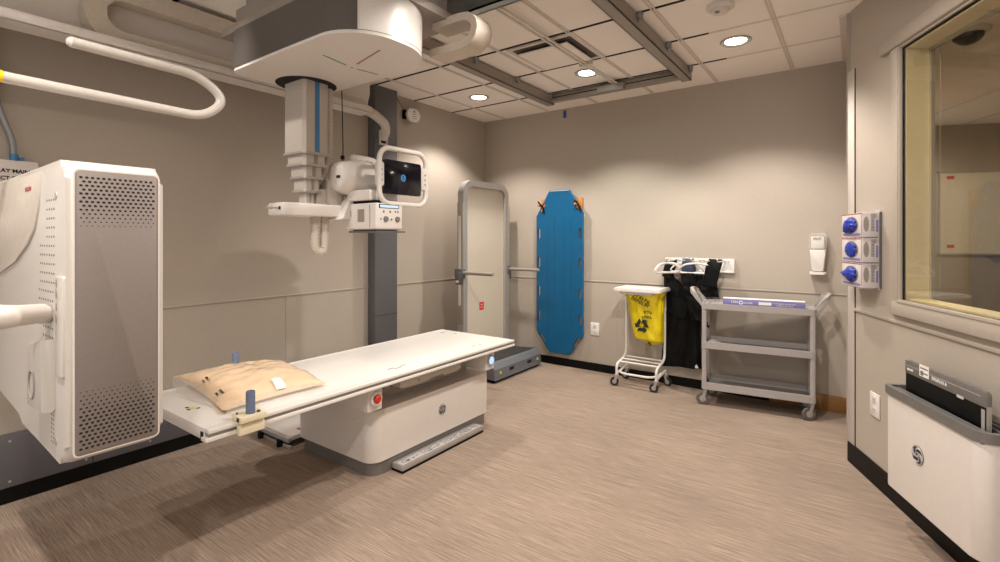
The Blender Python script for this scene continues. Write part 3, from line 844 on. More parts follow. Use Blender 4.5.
def bar(p, q, m):
    p = Vector(p); q = Vector(q); d = (q-p).normalized(); n_ = Vector((-d.y, d.x))*.0045
    b.hull([(*(p+n_), 2.3442), (*(p-n_), 2.3442), (*(q+n_), 2.3442), (*(q-n_), 2.3442), (*(p+n_), 2.346), (*(p-n_), 2.346), (*(q+n_), 2.346), (*(q-n_), 2.346)], m=m)
GP = [((323, 55), (346, 65), 0), ((357, 69), (378, 74.5), 0), ((357, 64), (380, 50), 1), ((351, 67), (353, 67.8), 0)]
def unp(px, py, z):
    th = math.radians(35.76); u = (px-500)/493.; v = (238-py)/493.
    d = Vector((-math.sin(th)+math.cos(th)*u, math.cos(th)+math.sin(th)*u, v)); k = (z-1.45)/v
    return (d.x*k, d.y*k)
GW = [(unp(*p, 2.345), unp(*q, 2.345), m) for p, q, m in GP]
for p, q, m in GW: bar(p, q, m)
b.build('axis_mark', ['greenpaint', 'redpaint'], car)
b = B(); b.lathe([(.001, -.0015), (.168, -.0015), (.168, 0), (.001, 0)], (CX, CY, 2.346), n=40); b.build('column_opening', 'hole', car)
cxm, cym = -2.2, 1.585
b = B(); b.frame([(cxm+(x-cxm)*1.002, cym+(y-cym)*1.003) for x, y in pol], [(cxm+(x-cxm)*.99, cym+(y-cym)*.99) for x, y in pol], 'z', 2.3595, 2.362); b.build('cover_seam', 'inkgrey', car)
# telescopic column: chamfered sections
def octa(hx, hy, c):
    return [(CX+hx, CY-hy+c), (CX+hx, CY+hy-c), (CX+hx-c, CY+hy), (CX-hx+c, CY+hy), (CX-hx, CY+hy-c), (CX-hx, CY-hy+c), (CX-hx+c, CY-hy), (CX+hx-c, CY-hy)]
zs = [2.36, 1.928, 1.862, 1.790, 1.713, 1.645]
hw = [.102, .089, .073, .060, .037]
for k in range(5):
    b = B(); h = hw[k]
    b.prism(octa(h, h*.82, h*.16), 'z', zs[k+1], zs[k]+.02, m=0)
    if k < 4: b.prism(octa(h+.007, h*.82+.007, (h+.007)*.16), 'z', zs[k+1]-.001, zs[k+1]+.014, r=.002, m=1)
    # stripe on the chamfer that faces the room
    e0 = Vector((CX+h, CY-h*.82)); e1 = Vector((CX+h, CY+h*.82)); n_ = Vector((1, 0))*.001
    p = e0+(e1-e0)*.42; q = e0+(e1-e0)*.60
    b.hull([(*(w+o), z) for w in (p, q) for o in (n_, -n_) for z in (zs[k+1]+.015, zs[k]-.002)], m=2)
    b.build('column_section', ['offwhite', 'alu', 'bluest' if k == 0 else 'groove'], cr)
# arm plate
b = B()
ap = [(CX-.075, CY-.19), (CX+.06, CY-.19), (CX+.10, CY-.12), (CX+.10, CY+.30), (CX+.02, CY+.36), (CX-.08, CY+.36), (CX-.12, CY+.2), (CX-.12, CY-.12)]
b.prism(ap, 'z', 1.575, 1.648, r=.012, m=0); b.build('arm_plate', ['hi'], cr)
b = B(); b.tube([(CX+.02, CY-.19, 1.618), (CX+.02, CY-.235, 1.618)], .006, n=8, m=0); b.tube([(CX+.02, CY-.225, 1.618), (CX+.02, CY-.25, 1.618)], .011, n=8, m=0); b.box((CX+.035, CY-.194, 1.607), (CX+.05, CY-.19, 1.625), m=1); b.build('lock_pin', ['steel', 'hole'], cr)
# vertical bracket from plate to tube
b = B(); b.prism(rrect(CY+.10, 1.648, CY+.19, 1.80, .02), 'x', CX-.05, CX+.07, r=.008); b.box((CX-.02, CY+.04, 1.64), (CX+.05, CY+.11, 1.74), r=.01); b.build('arm_bracket', 'offwhite', cr)
b = B(); b.prism([(CY+.13, 1.56), (CY+.30, 1.56), (CY+.40, 1.60), (CY+.40, 1.70), (CY+.24, 1.72), (CY+.19, 1.66)], 'x', CX-.04, CX+.14, r=.015); b.build('swivel_block', 'hi', cr)
# tube housing: barrel along +y
TXc, TZc = -2.50, 1.815
b = B()
b.lathe([(.001, 1.795), (.066, 1.80), (.086, 1.815), (.102, 1.87), (.113, 1.94), (.116, 2.15), (.109, 2.22), (.088, 2.26), (.001, 2.265)], (TXc, 0, TZc), ax='y', n=36, m=0)
th_ = b.build('tube_housing', ['hi'], cr, sharp=50)
b = B(); b.prism(rrect(TXc+.02, TZc-.012, TXc+.05, TZc+.004, .003), 'y', 1.793, 1.803, m=0); b.build('badge', 'ink', th_)
b = B(); b.lathe([(.10, 0), (.118, 0), (.118, .012), (.10, .012)], (TXc, 2.02, TZc), ax='y', n=36); b.build('collar_ring', 'offwhite', th_)
b = B(); b.tube(fillet([(TXc-.02, 1.98, TZc+.09), (TXc-.05, 1.95, TZc+.13), (TXc-.06, 2.1, TZc+.135), (TXc-.06, 2.25, TZc+.10), (TXc-.06, 2.30, TZc+.02)], .05), .028, n=12); b.build('cable_bundle', 'hose', cr)
# collimator
KX0, KX1, KY0, KY1, KZ0, KZ1 = -2.52, -2.235, 1.885, 2.09, 1.50, 1.655
b = B(); b.box((KX0, KY0, KZ0), (KX1, KY1, KZ1), r=.012, seg=3, m=0); b.box((KX0+.05, KY0+.02, KZ1-.005), (KX1-.03, KY1-.02, KZ1+.016), m=1); b.box((KX0+.03, KY0-.01, KZ1+.016), (KX1-.05, KY1, KZ1+.08), r=.012, m=0)
kol = b.build('collimator', ['hi', 'black'], cr)
b = B(); b.box((-2.40, KY0-.0015, 1.545), (-2.34, KY0+.001, 1.62), m=0); b.box((-2.475, KY0-.0015, 1.575), (-2.462, KY0+.001, 1.615), m=1); b.box((-2.292, KY0-.001, 1.512), (-2.289, KY0+.002, 1.645), m=1)
b.build('collimator_label', ['groove', 'ink'], kol)
b = B(); b.box((KX1-.002, 1.905, 1.624), (KX1+.002, 2.06, 1.648), r=.002, m=0); b.box((KX1+.0015, 1.912, 1.628), (KX1+.003, 2.053, 1.644), m=1)
b.build('lcd_display', ['screen', 'lcd'], kol)
for y, z, r_ in ((1.955, 1.562, .017), (2.045, 1.562, .017), (2.0, 1.56, .007), (1.94, 1.605, .007), (1.99, 1.605, .007), (2.03, 1.607, .006), (2.05, 1.607, .006), (1.92, 1.562, .005)):
    b = B(); b.lathe([(.001, 0), (r_, 0), (r_*.9, .010 if r_ > .01 else .003), (.001, .011 if r_ > .01 else .003)], (KX1, y, z), ax='x', n=16); b.build('knob', 'inkgrey', kol)
b = B(); b.box((KX0+.02, KY0+.01, KZ0-.018), (KX1-.01, KY1+.03, KZ0-.008), r=.002); b.box((KX0+.04, KY0+.03, KZ0-.009), (KX1-.03, KY1-.02, KZ0)); b.build('filter_rail', 'slate', cr)
# touch screen and its bow handle
SX = -2.235; sy0, sy1, sz0, sz1 = 1.945, 2.245, 1.712, 1.915
b = B(); b.prism(rrect(sy0, sz0, sy1, sz1, .012), 'x', SX-.025, SX, r=.004); scr = b.build('touch_screen', 'screen', cr)
b = B(); cy_, cz_ = (sy0+sy1)/2, 1.815
b.tube([(SX+.0005, cy_+.017*math.cos(2*PI*k/24), cz_+.019*math.sin(2*PI*k/24)) for k in range(24)], .002, n=6, closed=True)
b.text('GE', .022, (SX+.0003, cy_, cz_), (0, 1, 0), (0, 0, 1), shear=.2)
for k in range(4):
    a = PI/2*k
    b.tube([(SX+.0006, cy_+.0135*math.cos(a+.25*j), cz_+.0145*math.sin(a+.25*j)) for j in range(5)], .0014, n=5)
b.build('screen_emblem', 'screenlogo', scr)
b = B()
hy0, hy1, hz0, hz1 = 1.918, 2.30, 1.655, 1.985
hp = [(SX-.012, y, z) for y, z in rrect(hy0, hz0, hy1, hz1, .075, 8)]
b.tube(hp, .0155, n=12, closed=True)
b.build('bow_handle', 'hi', cr)
for y0, y1 in ((1.908, sy0-.002), (sy1+.004, 2.315)):
    b = B(); b.prism(rrect(y0, 1.755, y1, 1.895, .008), 'x', SX-.04, SX-.0, r=.006, m=0); g_ = b.build('handle_grip', 'white2', cr)
    for z in (1.79, 1.82, 1.85):
        b = B(); b.lathe([(.001, 0), (.006, 0), (.006, .002), (.001, .002)], (SX, (y0+y1)/2, z), ax='x', n=10); b.build('button', 'groove', g_)
b = B(); b.box((SX-.10, 1.99, 1.755), (SX-.022, 2.20, 1.87), r=.01); b.build('screen_mount', 'white2', cr)
# hoses
def hose(pts, r, name, step=.011):
    P = resample(pts, step); b = B(); b.tube(P, [r*(1.12 if i % 2 else .86) for i in range(len(P))], n=12); return b.build(name, 'hose', cr, sharp=60)
hx, hy = CX+.03, CY+.125
hose(fillet([(hx, hy, 2.35), (hx, hy+.005, 2.0), (hx-.01, hy, 1.86), (hx-.06, hy-.05, 1.76), (hx-.06, hy-.06, 1.62)], .1, 8), .024, 'cable_hose')
hose(fillet([(CX+.01, CY+.045, 1.60), (CX+.01, CY+.045, 1.375), (CX+.01, CY+.11, 1.365), (CX+.01, CY+.115, 1.60)], .04, 10), .024, 'cable_hose')
b = B(); b.tube(fillet([(CX+.06, CY+.20, 2.35), (CX+.06, CY+.21, 1.95), (CX+.05, CY+.20, 1.86), (CX+.0, CY+.18, 1.70)], .1), .003, n=6, m=0); b.box((CX+.05, CY+.195, 1.93), (CX+.07, CY+.215, 1.955), r=.004, m=0); b.build('thin_lead', 'black', cr)
# cable carrier from the carriage towards the right
R2 = .07
lo2 = [(-1.80, 1.93, 2.41), (-1.585, 1.93, 2.41)]
for k in range(1, 12):
    a = -PI/2+PI*k/12; lo2.append((-1.585+R2*math.cos(a)*1.2, 1.93, 2.41+R2+R2*math.sin(a)))
lo2 += [(-1.585, 1.93, 2.41+2*R2), (-1.78, 1.93, 2.41+2*R2)]
P = resample(lo2, .03); b = B()
b.tube(P, [1.0 if i % 3 else .96 for i in range(len(P))], side=(0, 1, 0), rect=(.062, .02), m=0); b.build('drag_chain', 'chain', cr, sharp=50)
# ------------------------------------------------------------------ standing frame by the back corner
st = thing('standing_frame', 'tall grey arched standing frame with dark step platform in the corner', 'patient stand', (-3.1, 4.37, 0))
fx0, fx1 = -3.36, -3.285
b = B(); b.frame(rrect(3.915, .06, 4.735, 2.06, [.15, .15, 0, 0], 10), rrect(3.98, .06, 4.67, 1.995, [.09, .09, 0, 0], 10), 'x', fx0, fx1); b.build('arch_frame', 'standsil', st)
b = B(); b.box((-3.326, 3.975, .12), (-3.318, 4.675, 1.995)); b.build('clear_panel', 'panelp', st)
for y0, y1 in ((3.900, 3.915), (4.735, 4.750)):
    b = B(); b.box((fx0+.005, y0, .55), (fx1+.004, y1, 1.82), r=.003, m=0); b.box((fx0+.02, y0-.001, .75), (fx1-.02, y1+.001, 1.68), m=1); b.build('side_track', ['strut', 'white2'], st)
b = B(); b.box((-3.3178, 4.225, .665), (-3.317, 4.30, .75), m=0); b.text('OIC', .026, (-3.3168, 4.262, .72), (0, 1, 0), (0, 0, 1), m=1); b.box((-3.317, 4.235, .69), (-3.3165, 4.29, .695), m=1); lab(b.build('sticker', ['red', 'paper'], st), 'red sticker')
for y, sg in ((3.905, -1), (4.745, 1)):
    b = B(); b.box((-3.37, y-.035, 1.03), (-3.265, y+.02, 1.13), r=.006); b.box((-3.35, y-.045 if sg < 0 else y, .97), (-3.28, y if sg < 0 else y+.04, 1.10), r=.006); br = b.build('bracket', 'slate', st)
    b = B(); b.cyl((-3.27, y-.01, 1.09), (-2.89 if sg < 0 else -2.87, y-.01, 1.09), .018, n=14, m=0); b.cyl((-3.34, y+.03*sg, 1.0), (-3.30, y+.03*sg, 1.0), .02, n=10, m=1); b.build('grip_bar', ['strut', 'white2'], br)
b = B()
prof = [(-3.40, .03), (-3.40, .165), (-2.98, .195), (-2.93, .185), (-2.895, .14), (-2.89, .03)]
b.prism(prof, 'y', 3.925, 4.82, r=.012, m=0)
b.box((-3.38, 3.96, 0), (-2.93, 4.79, .032), m=2)
for y in (4.18, 4.52):
    b.hull([(-2.8895, y, .115), (-2.8895, y+.09, .115), (-2.8895, y+.08, .085), (-2.8895, y+.01, .085), (-2.905, y, .115), (-2.905, y+.09, .115), (-2.905, y+.08, .085), (-2.905, y+.01, .085)], m=1)
b.build('platform', ['plat', 'hole', 'black'], st)
b = B(); b.hull([(-3.39, 3.96, .168), (-3.39, 4.785, .168), (-2.975, 3.96, .1985), (-2.975, 4.785, .1985), (-3.39, 3.96, .172), (-3.39, 4.785, .172), (-2.975, 3.96, .2015), (-2.975, 4.785, .2015)]); b.build('tread_mat', 'mesh', st)
b = B()
for y in (4.03, 4.74): b.hull([(-2.8915, y-.022, .085), (-2.8915, y+.022, .085), (-2.897, y, .125), (-2.8895, y-.022, .085), (-2.8895, y+.022, .085), (-2.8955, y, .125)])
b.build('warning_mark', 'yg', st)

# ------------------------------------------------------------------ blue spine board on wooden pegs
YB0, YB1 = 4.895, 4.922
bc = -2.707
oct_ = [(-.125, .145), (.125, .145), (.30, .375), (.30, 1.73), (.13, 1.99), (-.13, 1.99), (-.30, 1.70), (-.30, .375)]
sb = thing('spine_board', 'blue moulded spine board with hand slots hanging on the back wall', 'backboard', (bc, YB1, .145))
b = B(); b.prism([(bc+x, z) for x, z in oct_], 'y', YB0, YB1, r=.012)
bo = b.build('board', 'board', sb)
def cut(o, cutter):
    m = o.modifiers.new('cut', 'BOOLEAN'); m.object = cutter; m.operation = 'DIFFERENCE'; m.solver = 'EXACT'
    dg = bpy.context.evaluated_depsgraph_get(); me = bpy.data.meshes.new_from_object(o.evaluated_get(dg))
    me.polygons.foreach_set('use_smooth', [False]*len(me.polygons)); o.modifiers.clear(); o.data = me
    bpy.data.objects.remove(cutter)
b = B()
def slot(x, z, l, ang, w=.036):
    c, s_ = math.cos(ang), math.sin(ang)
    pts = rrect(-w/2, -l/2, w/2, l/2, w*.45, 4)
    b.prism([(bc+x+p*c-q*s_, z+p*s_+q*c) for p, q in pts], 'y', YB0-.05, YB1+.05)
SL = []
for z in (1.50, 1.17, .84, .55):
    SL += [(-.262, z-.0, .115, 0), (.262, z-.0, .115, 0)]
SL += [(-.215, 1.795, .11, -.57), (.215, 1.80, .11, .57), (-.215, .30, .12, .62), (.215, .30, .12, -.62)]
for q in SL: slot(*q)
cutter = b.build('cutter', 'board')
bpy.context.view_layer.update()
cut(bo, cutter)
b = B()
for x in (-.15, -.06, .06, .15): b.box((bc+x-.002, YB0-.002, .42), (bc+x+.002, YB0+.001, 1.68))
b.build('moulded_rib', 'board', sb)
for x, l in ((-.232, 'wooden wall peg at the left shoulder of the blue board'), (.232, 'wooden wall peg at the right shoulder of the blue board')):
    t = thing('wall_peg', l, 'wall hook', (bc+x, D, 1.83), 'wooden pegs holding the blue board')
    b = B(); b.box((bc+x-.03, D-.02, 1.76), (bc+x+.03, D, 1.90), r=.004); b.build('backing_block', 'wood', t)
    b = B(); b.cyl((bc+x, D-.01, 1.80), (bc+x, D-.15, 1.825), .011, n=12); b.build('peg', 'wood', t)
for x, sg in ((-.232, 1), (.232, 1)):
    b = B(); b.tube(fillet([(bc+x-.035, YB0-.008, 1.865), (bc+x+.0, YB0-.035, 1.845), (bc+x+.03, YB0-.01, 1.80), (bc+x+.045, YB0-.008, 1.74)], .03), .009, n=8); b.build('strap', 'blackfab', sb)

# ------------------------------------------------------------------ wall outlets
def outlet(T, label):
    c = Vector(T((0, 0, 0)))
    t = thing('wall_outlet', label, 'outlet', c, 'white wall outlets')
    b = B(T); b.box((-.052, 0, -.07), (.052, .008, .07), r=.004, m=0); b.build('cover_plate', 'white', t)
    b = B(T)
    for z in (-.03, .03):
        b.box((-.021, .007, z-.022), (.021, .0095, z+.022), r=.003, m=0)
        for x in (-.009, .009): b.box((x-.0018, .009, z-.004), (x+.0018, .0099, z+.009), m=1)
        b.box((-.003, .009, z-.015), (.003, .0099, z-.010), m=1)
    b.build('socket', ['white2', 'hole'], t)
outlet(lambda p: (-2.303+p[0], D-p[1], .457+p[2]), 'white wall outlet low on the back wall between blue board and hamper')
outlet(lambda p: RW((.308+p[0], p[1], .468+p[2])), 'white wall outlet on the right wall beside the detector bin')

# ------------------------------------------------------------------ casters
def caster(T, parent, x, y, ztop, r=.045, wheel='rubber', ang=.4, metal='steel'):
    ca, sa = math.cos(ang), math.sin(ang)
    def F(p): return T((x+p[0]*ca-p[1]*sa, y+p[0]*sa+p[1]*ca, p[2]))
    b = B(F)
    b.cyl((0, 0, ztop), (0, 0, ztop-.014), .022, n=14)
    for s_ in (-1, 1):
        b.prism([(-.014, ztop-.012), (.014, ztop-.012), (.030, r+.004), (.030, r-.012), (.014, r-.012)], 'y', s_*.017-.002, s_*.017+.002)
    b.prism([(-.014, ztop-.016), (.016, ztop-.016), (.016, ztop-.011), (-.014, ztop-.011)], 'y', -.019, .019)
    c = b.build('caster', metal, parent)
    b = B(F)
    b.lathe([(.001, -.012), (r*.55, -.012), (r*.6, -.010), (r*.94, -.011), (r, -.006), (r, .006), (r*.94, .011), (r*.6, .010), (r*.55, .012), (.001, .012)], (.022, 0, r), ax='y', n=24, m=0)
    b.cyl((.022, -.0145, r), (.022, .0145, r), r*.5, n=16, m=1)
    b.cyl((.022, -.021, r), (.022, .021, r), .006, n=8, m=1)
    b.build('wheel', [wheel, 'steel'], c)

# ------------------------------------------------------------------ hamper with its yellow bag
hp_ = thing('hamper_stand', 'white tubular hamper stand on black casters with a flat lid', 'hamper', (-1.7, 4.74, 0))
def I(p): return p
xl, xr, yf, yr = -1.90, -1.51, 4.60, 4.88
for x in (xl, xr):
    b = B(); b.tube(fillet([(x, yf, .105), (x, yf, .215), (x+.0, yr-.03, .255), (x, yr-.02, .93)], .09, 8), .0125, n=12)
    b.tube(fillet([(x, yf+.005, .12), (x, yr, .15), (x, yr, .105)], .03), .0125, n=10); b.build('side_tube', 'white', hp_)
b = B()
for y, z in ((4.66, .228), (4.74, .240), (4.82, .252)): b.tube([(xl, y, z), (xr, y, z)], .009, n=8)
b.tube(fillet([(xl, 4.80, .145), (xl+.02, 4.58, .135), (xr-.02, 4.58, .135), (xr, 4.80, .145)], .1, 10), .011, n=10)
b.build('cross_rail', 'white', hp_)
b = B(); b.frame(rrect(xl+.03, 4.60, xr-.03, 4.85, .03), rrect(xl+.045, 4.615, xr-.045, 4.835, .02), 'z', .905, .93); b.build('bag_ring', 'white', hp_)
b = B(); b.prism(rrect(-1.925, 4.57, -1.465, 4.90, .02), 'z', .932, .955, r=.004); b.box((-1.915, 4.58, .955), (-1.475, 4.89, .968), r=.005); b.build('lid', 'white', hp_)
for x, y, a in ((xl, yf, 3.5), (xr, yf, 3.3), (xl, yr, 2.9), (xr, yr, -.2)):
    caster(I, hp_, x, y, .112, r=.042, wheel='darkrub', ang=a)
bag = thing('recycling_bag', 'yellow recycling bag hanging from the white hamper stand', 'bag', (-1.67, 4.73, .42))
b = B()
def bagf(u, v):
    a = 2*PI*u
    k = 1-.26*v+.02*math.sin(6*a+9*v)*v
    e = 1.0 if v < .93 else max(0.02, 1-((v-.93)/.07)**1.5*.85)
    cx = -1.665+.05*v; cy = 4.725
    rx, ry = .175*k*e, .115*k*e
    s_, c_ = math.sin(a), math.cos(a)
    p = 3.2
    q = (abs(c_)**p+abs(s_)**p)**(-1/p)
    z = .925-.50*v-.02*math.sin(a*1.0+.5)*v
    w = .010*noise.noise(Vector((4*c_, 4*s_, 5*v)))+.006*math.sin(14*a+4*v)*(1-v)
    if v < .12:                         # splayed neck
        k2 = 1+.18*(1-v/.12)
    else: k2 = 1
    return Vector((cx+rx*q*c_*k2+w*c_, cy+ry*q*s_+w*s_, z))
b.grid(bagf, 64, 40)
b.build('bag_body', 'yellow', bag, sharp=80)
b = B()
yt = 4.59
fx = lambda x, z: (x, 4.725-.115*(1-.26*((.925-z)/.5))-.012, z)
b.scrib(fx(-1.67, .885), (1, -.05, -.45), (.45, 0, 1), 8, .028, .034, seed=2); b.scrib(fx(-1.66, .835), (1, 0, -.45), (.45, 0, 1), 7, .028, .034, seed=3)
b.scrib(fx(-1.59, .745), (1, 0, .08), (-.08, 0, 1), 3, .027, .032, seed=5); b.scrib(fx(-1.60, .70), (1, 0, .08), (-.08, 0, 1), 4, .026, .030, seed=8)
b.build('lettering', 'ink', bag)
b = B()
for k in range(3):
    a = 2*PI*k/3; ca0, sa0 = math.cos(a), math.sin(a); Rs = .082
    def tr_(pl):
        out = []
        for x, z in pl:
            xx, zz = Rs*(x*ca0-z*sa0), Rs*(x*sa0+z*ca0)
            out.append((-1.655+xx, .613+zz))
        return out
    ys = 4.725-.115*(1-.26*((.925-.613)/.5))-.014
    for pl in ([(-.58, -.66), (.18, -.66), (.18, -.28), (-.36, -.28)], [(.18, -.88), (.62, -.47), (.18, -.06)]):
        b.prism(tr_(pl), 'y', ys-.001, ys+.003)
b.build('recycling_symbol', 'ink', bag)

# ------------------------------------------------------------------ apron rack, hangers and aprons
rk = thing('apron_rack', 'white wall rack holding hangers on the back wall', 'wall rack', (-1.2, D, 1.2))
b = B(); b.box((-1.53, D-.015, 1.125), (-.90, D-.005, 1.255), r=.004); b.box((-1.53, D-.03, 1.125), (-.90, D-.005, 1.14), r=.003); b.box((-.915, D-.04, 1.125), (-.90, D, 1.255), r=.003); b.build('back_plate', 'white', rk)
for k, x in enumerate((-1.425, -1.31, -1.20, -1.09, -.98)):
    b = B(); b.tube(fillet([(x, D-.01, 1.235), (x, D-.34, 1.24), (x, D-.36, 1.262)], .02), .006, n=8); b.tube([(x-.015, D-.02, 1.245), (x+.03, D-.06, 1.24), (x+.03, D-.02, 1.235)], .005, n=6); b.build('hook', 'white', rk)
def hanger(x, y, z, w, ang, label):
    t = thing('clothes_hanger', label, 'hanger', (x, y, z), 'white hangers on the apron rack')
    ca, sa = math.cos(ang), math.sin(ang)
    T = lambda p: (x+p[0]*ca-p[1]*sa, y+p[0]*sa+p[1]*ca, z+p[2])
    b = B(T)
    b.tube(fillet([(0, 0, -.012), (-w*.35, 0, -.03), (-w*.5, 0, -.085), (-w*.42, 0, -.105), (w*.42, 0, -.105), (w*.5, 0, -.085), (w*.35, 0, -.03)], .05, 6, closed=True), .0095, n=8, closed=True)
    b.build('shoulder_bar', 'white', t)
    b = B(T); b.tube(fillet([(0, 0, -.015), (0, 0, .0), (.018, .0, .012), (.012, 0, .034), (-.012, 0, .03)], .012), .004, n=6); b.build('hook', 'white', t)
hanger(-1.425, 4.66, 1.232, .27, .9, 'white hanger turned edge on at the left end of the rack')
hanger(-1.31, 4.885, 1.228, .30, .12, 'white hanger carrying the long black apron on the left')
hanger(-1.20, 4.80, 1.228, .33, .05, 'white hanger in front carrying the short navy shouldered vest')
hanger(-1.425, 4.72, 1.232, .27, .9, 'empty white hanger second from the left end of the rack')
def apron(name, label, x0, x1, zt, zb, y, straps, m, seed, bodytop, slant=0., thick=.045, trim=None):
    t = thing(name, label, 'apron', ((x0+x1)/2, y, zb), 'lead aprons on the white rack')
    rnd = random.Random(seed)
    def surf(sg):
        def f(u, v):
            z = bodytop+(zb-bodytop)*v+slant*(u-.5)*v
            w = 1-.05*math.sin(PI*v)+.02*math.sin(7*v+seed)
            x = (x0+x1)/2+(u-.5)*(x1-x0)*w+.01*math.sin(3*v+seed)
            bul = (1-abs(2*u-1)**4)
            fold = .016*math.sin(9*u+seed+2.5*v)*(.35+v)+.012*noise.noise(Vector((6*u, 5*v, seed)))+.006*noise.noise(Vector((18*u, 14*v, seed+3)))
            neck = 0
            if v < .16: z -= max(0, (.16-v)/.16)*.10*(1-min(1, abs(2*u-1)/.55))**.8 if abs(2*u-1) < .55 else 0
            return Vector((x, y+sg*thick*bul*.5+fold, z))
        return f
    b = B(); b.grid(surf(-1), 30, 50); b.grid(surf(1), 30, 50)
    bmesh.ops.remove_doubles(b.bm, verts=b.bm.verts, dist=2e-4)
    b.build('apron_body', m, t, sharp=75)
    for (xa, xb, mm) in straps:
        b = B()
        dz = .09 if 'vest' in name else .03
        pts = fillet([(xa, y-.03, bodytop-dz), ((xa+xb)/2, y-.035, (bodytop+zt)/2), (xb, y-.012, zt), (xb, y+.022, zt-.01), ((xa+xb)/2, y+.04, (bodytop+zt)/2), (xa, y+.03, bodytop-.04)], .03, 5)
        b.tube(pts, 1.0, side=(1, 0, 0), rect=(.05 if mm == 'navyfab' else .042, .010)); lab(b.build('shoulder_strap', mm, t), 'navy shoulder strap' if mm == 'navyfab' else 'black shoulder strap')
    return t
A1 = apron('lead_apron', 'long black lead apron hanging beside the yellow bag', -1.545, -1.175, 1.235, .20, 4.905, [(-1.50, -1.455, 'blackfab'), (-1.27, -1.30, 'blackfab')], 'blackfab', 1.3, 1.095, slant=.02)
b = B(); b.hull([(-1.235, 4.868, .215), (-1.195, 4.866, .222), (-1.215, 4.864, .26), (-1.23, 4.868, .24), (-1.215, 4.88, .21)], r=.003); b.build('hem_tag', 'paper', A1)
b = B()
b.tube(fillet([(-1.51, 4.88, .66), (-1.575, 4.87, .60), (-1.58, 4.87, .46), (-1.52, 4.88, .39)], .06), .010, n=8)
b.build('buckle_strap', 'blackfab', A1)
b = B(); b.grid(lambda u, v: Vector((-1.50+.20*u+.01*math.sin(5*v), 4.868-.012*math.sin(PI*u)-.006*abs(noise.noise(Vector((9*u, 8*v, 3)))), .90-.20*v-.05*u*(1-v)+.02*math.sin(6*u)*v)), 20, 14); b.grid(lambda u, v: Vector((-1.50+.20*u+.01*math.sin(5*v), 4.878, .90-.20*v-.05*u*(1-v)+.02*math.sin(6*u)*v)), 20, 14)
bmesh.ops.remove_doubles(b.bm, verts=b.bm.verts, dist=1e-4); b.build('front_pocket', 'blackfab', A1, sharp=75)
A2 = apron('lead_vest', 'short black lead vest with a navy shoulder in front of the long apron', -1.325, -1.015, 1.25, .905, 4.835, [(-1.275, -1.285, 'navyfab'), (-1.105, -1.05, 'blackfab'), (-1.07, -1.025, 'blackfab')], 'blackfab', 4.1, 1.10, slant=.0, thick=.04)
b = B()
def sash(o):
    def f(u, v):
        w = .13+.03*math.sin(2.2*v)
        cx = -1.285+.125*v
        return Vector((cx+(u-.5)*w, 4.800+o-.022*(1-abs(2*u-1)**3)*(1 if o == 0 else 0)+.014*noise.noise(Vector((5*u, 9*v, 7)))+.008*math.sin(13*v+5*u), 1.12-.46*v+.03*math.sin(5*u)*v))
    return f
b.grid(sash(0), 18, 40); b.grid(sash(.012), 18, 40)
b.build('sash', 'blackfab', A2, sharp=75)

# ------------------------------------------------------------------ utility cart
ca_, sa_ = math.cos(math.radians(7)), math.sin(math.radians(7))
def UC(p): return (-1.085+p[0]*ca_-p[1]*sa_, 4.50+p[0]*sa_+p[1]*ca_, p[2])
CLn, CDp = .845, .335
uc = thing('utility_cart', 'grey three shelf utility cart with casters by the back wall', 'cart', UC((CLn/2, CDp/2, 0)))
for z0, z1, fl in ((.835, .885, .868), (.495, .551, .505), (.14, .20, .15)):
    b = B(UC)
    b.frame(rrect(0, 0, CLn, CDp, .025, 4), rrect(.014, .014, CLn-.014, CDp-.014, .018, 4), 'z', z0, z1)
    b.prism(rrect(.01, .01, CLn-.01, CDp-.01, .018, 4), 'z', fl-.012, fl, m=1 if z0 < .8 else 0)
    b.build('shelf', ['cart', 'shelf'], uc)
for x in (.004, CLn-.042):
    for y in (.004, CDp-.042):
        b = B(UC); b.prism(rrect(x, y, x+.038, y+.038, .008, 3), 'z', .14, .84); b.build('corner_post', 'cart', uc)
for sg, x in ((-1, .0), (1, CLn)):
    b = B(UC)
    o = [(x-.01*sg, .05, .86), (x+.03*sg, .045, .915), (x+.075*sg, .055, .975), (x+.09*sg, .10, .992), (x+.09*sg, CDp-.10, .992), (x+.075*sg, CDp-.055, .975), (x+.03*sg, CDp-.045, .915), (x-.01*sg, CDp-.05, .86)]
    b.tube(fillet(o, .03, 4), 1.0, side=(0, 0, 1), rect=(.015, .015)); b.box((x-.05 if sg > 0 else x, .03, .84), (x if sg > 0 else x+.05, CDp-.03, .878), r=.006); b.build('handle', 'cart', uc, sharp=50)
for x, y, a in ((.03, .03, 3.3), (CLn-.03, .03, 3.6), (.03, CDp-.03, .3), (CLn-.03, CDp-.03, 2.9)):
    caster(UC, uc, x, y, .145, r=.052, wheel='rubber', ang=a)
pb = thing('flat_carton', 'long lavender carton with white lettering on the cart top', 'box', UC((.45, .12, .868)))
b = B(UC); b.box((.165, .075, .8685), (.775, .19, .928), r=.003, m=0); b.box((.166, .076, .9282), (.774, .189, .9292), m=1); b.build('carton', ['purple', 'paper'], pb)
cx_ = (ca_, sa_, 0)
b = B(); o = UC((.30, .0745, .90)); b.scrib(UC((.26, .0745, .905)), cx_, (0, 0, 1), 4, .014, .022, seed=4); b.scrib(UC((.36, .0745, .898)), cx_, (0, 0, 1), 7, .011, .014, seed=6)
b.tube([Vector(UC((.305+.013*math.cos(PI*k/8), .0742, .899+.013*math.sin(PI*k/8)))) for k in range(16)], .0035, n=6, closed=True)
for k in range(2): b.scrib(UC((.63, .0745, .905-.016*k)), cx_, (0, 0, 1), 16-4*k, .010, .008, seed=9+k)
b.build('lettering', 'paper', pb)
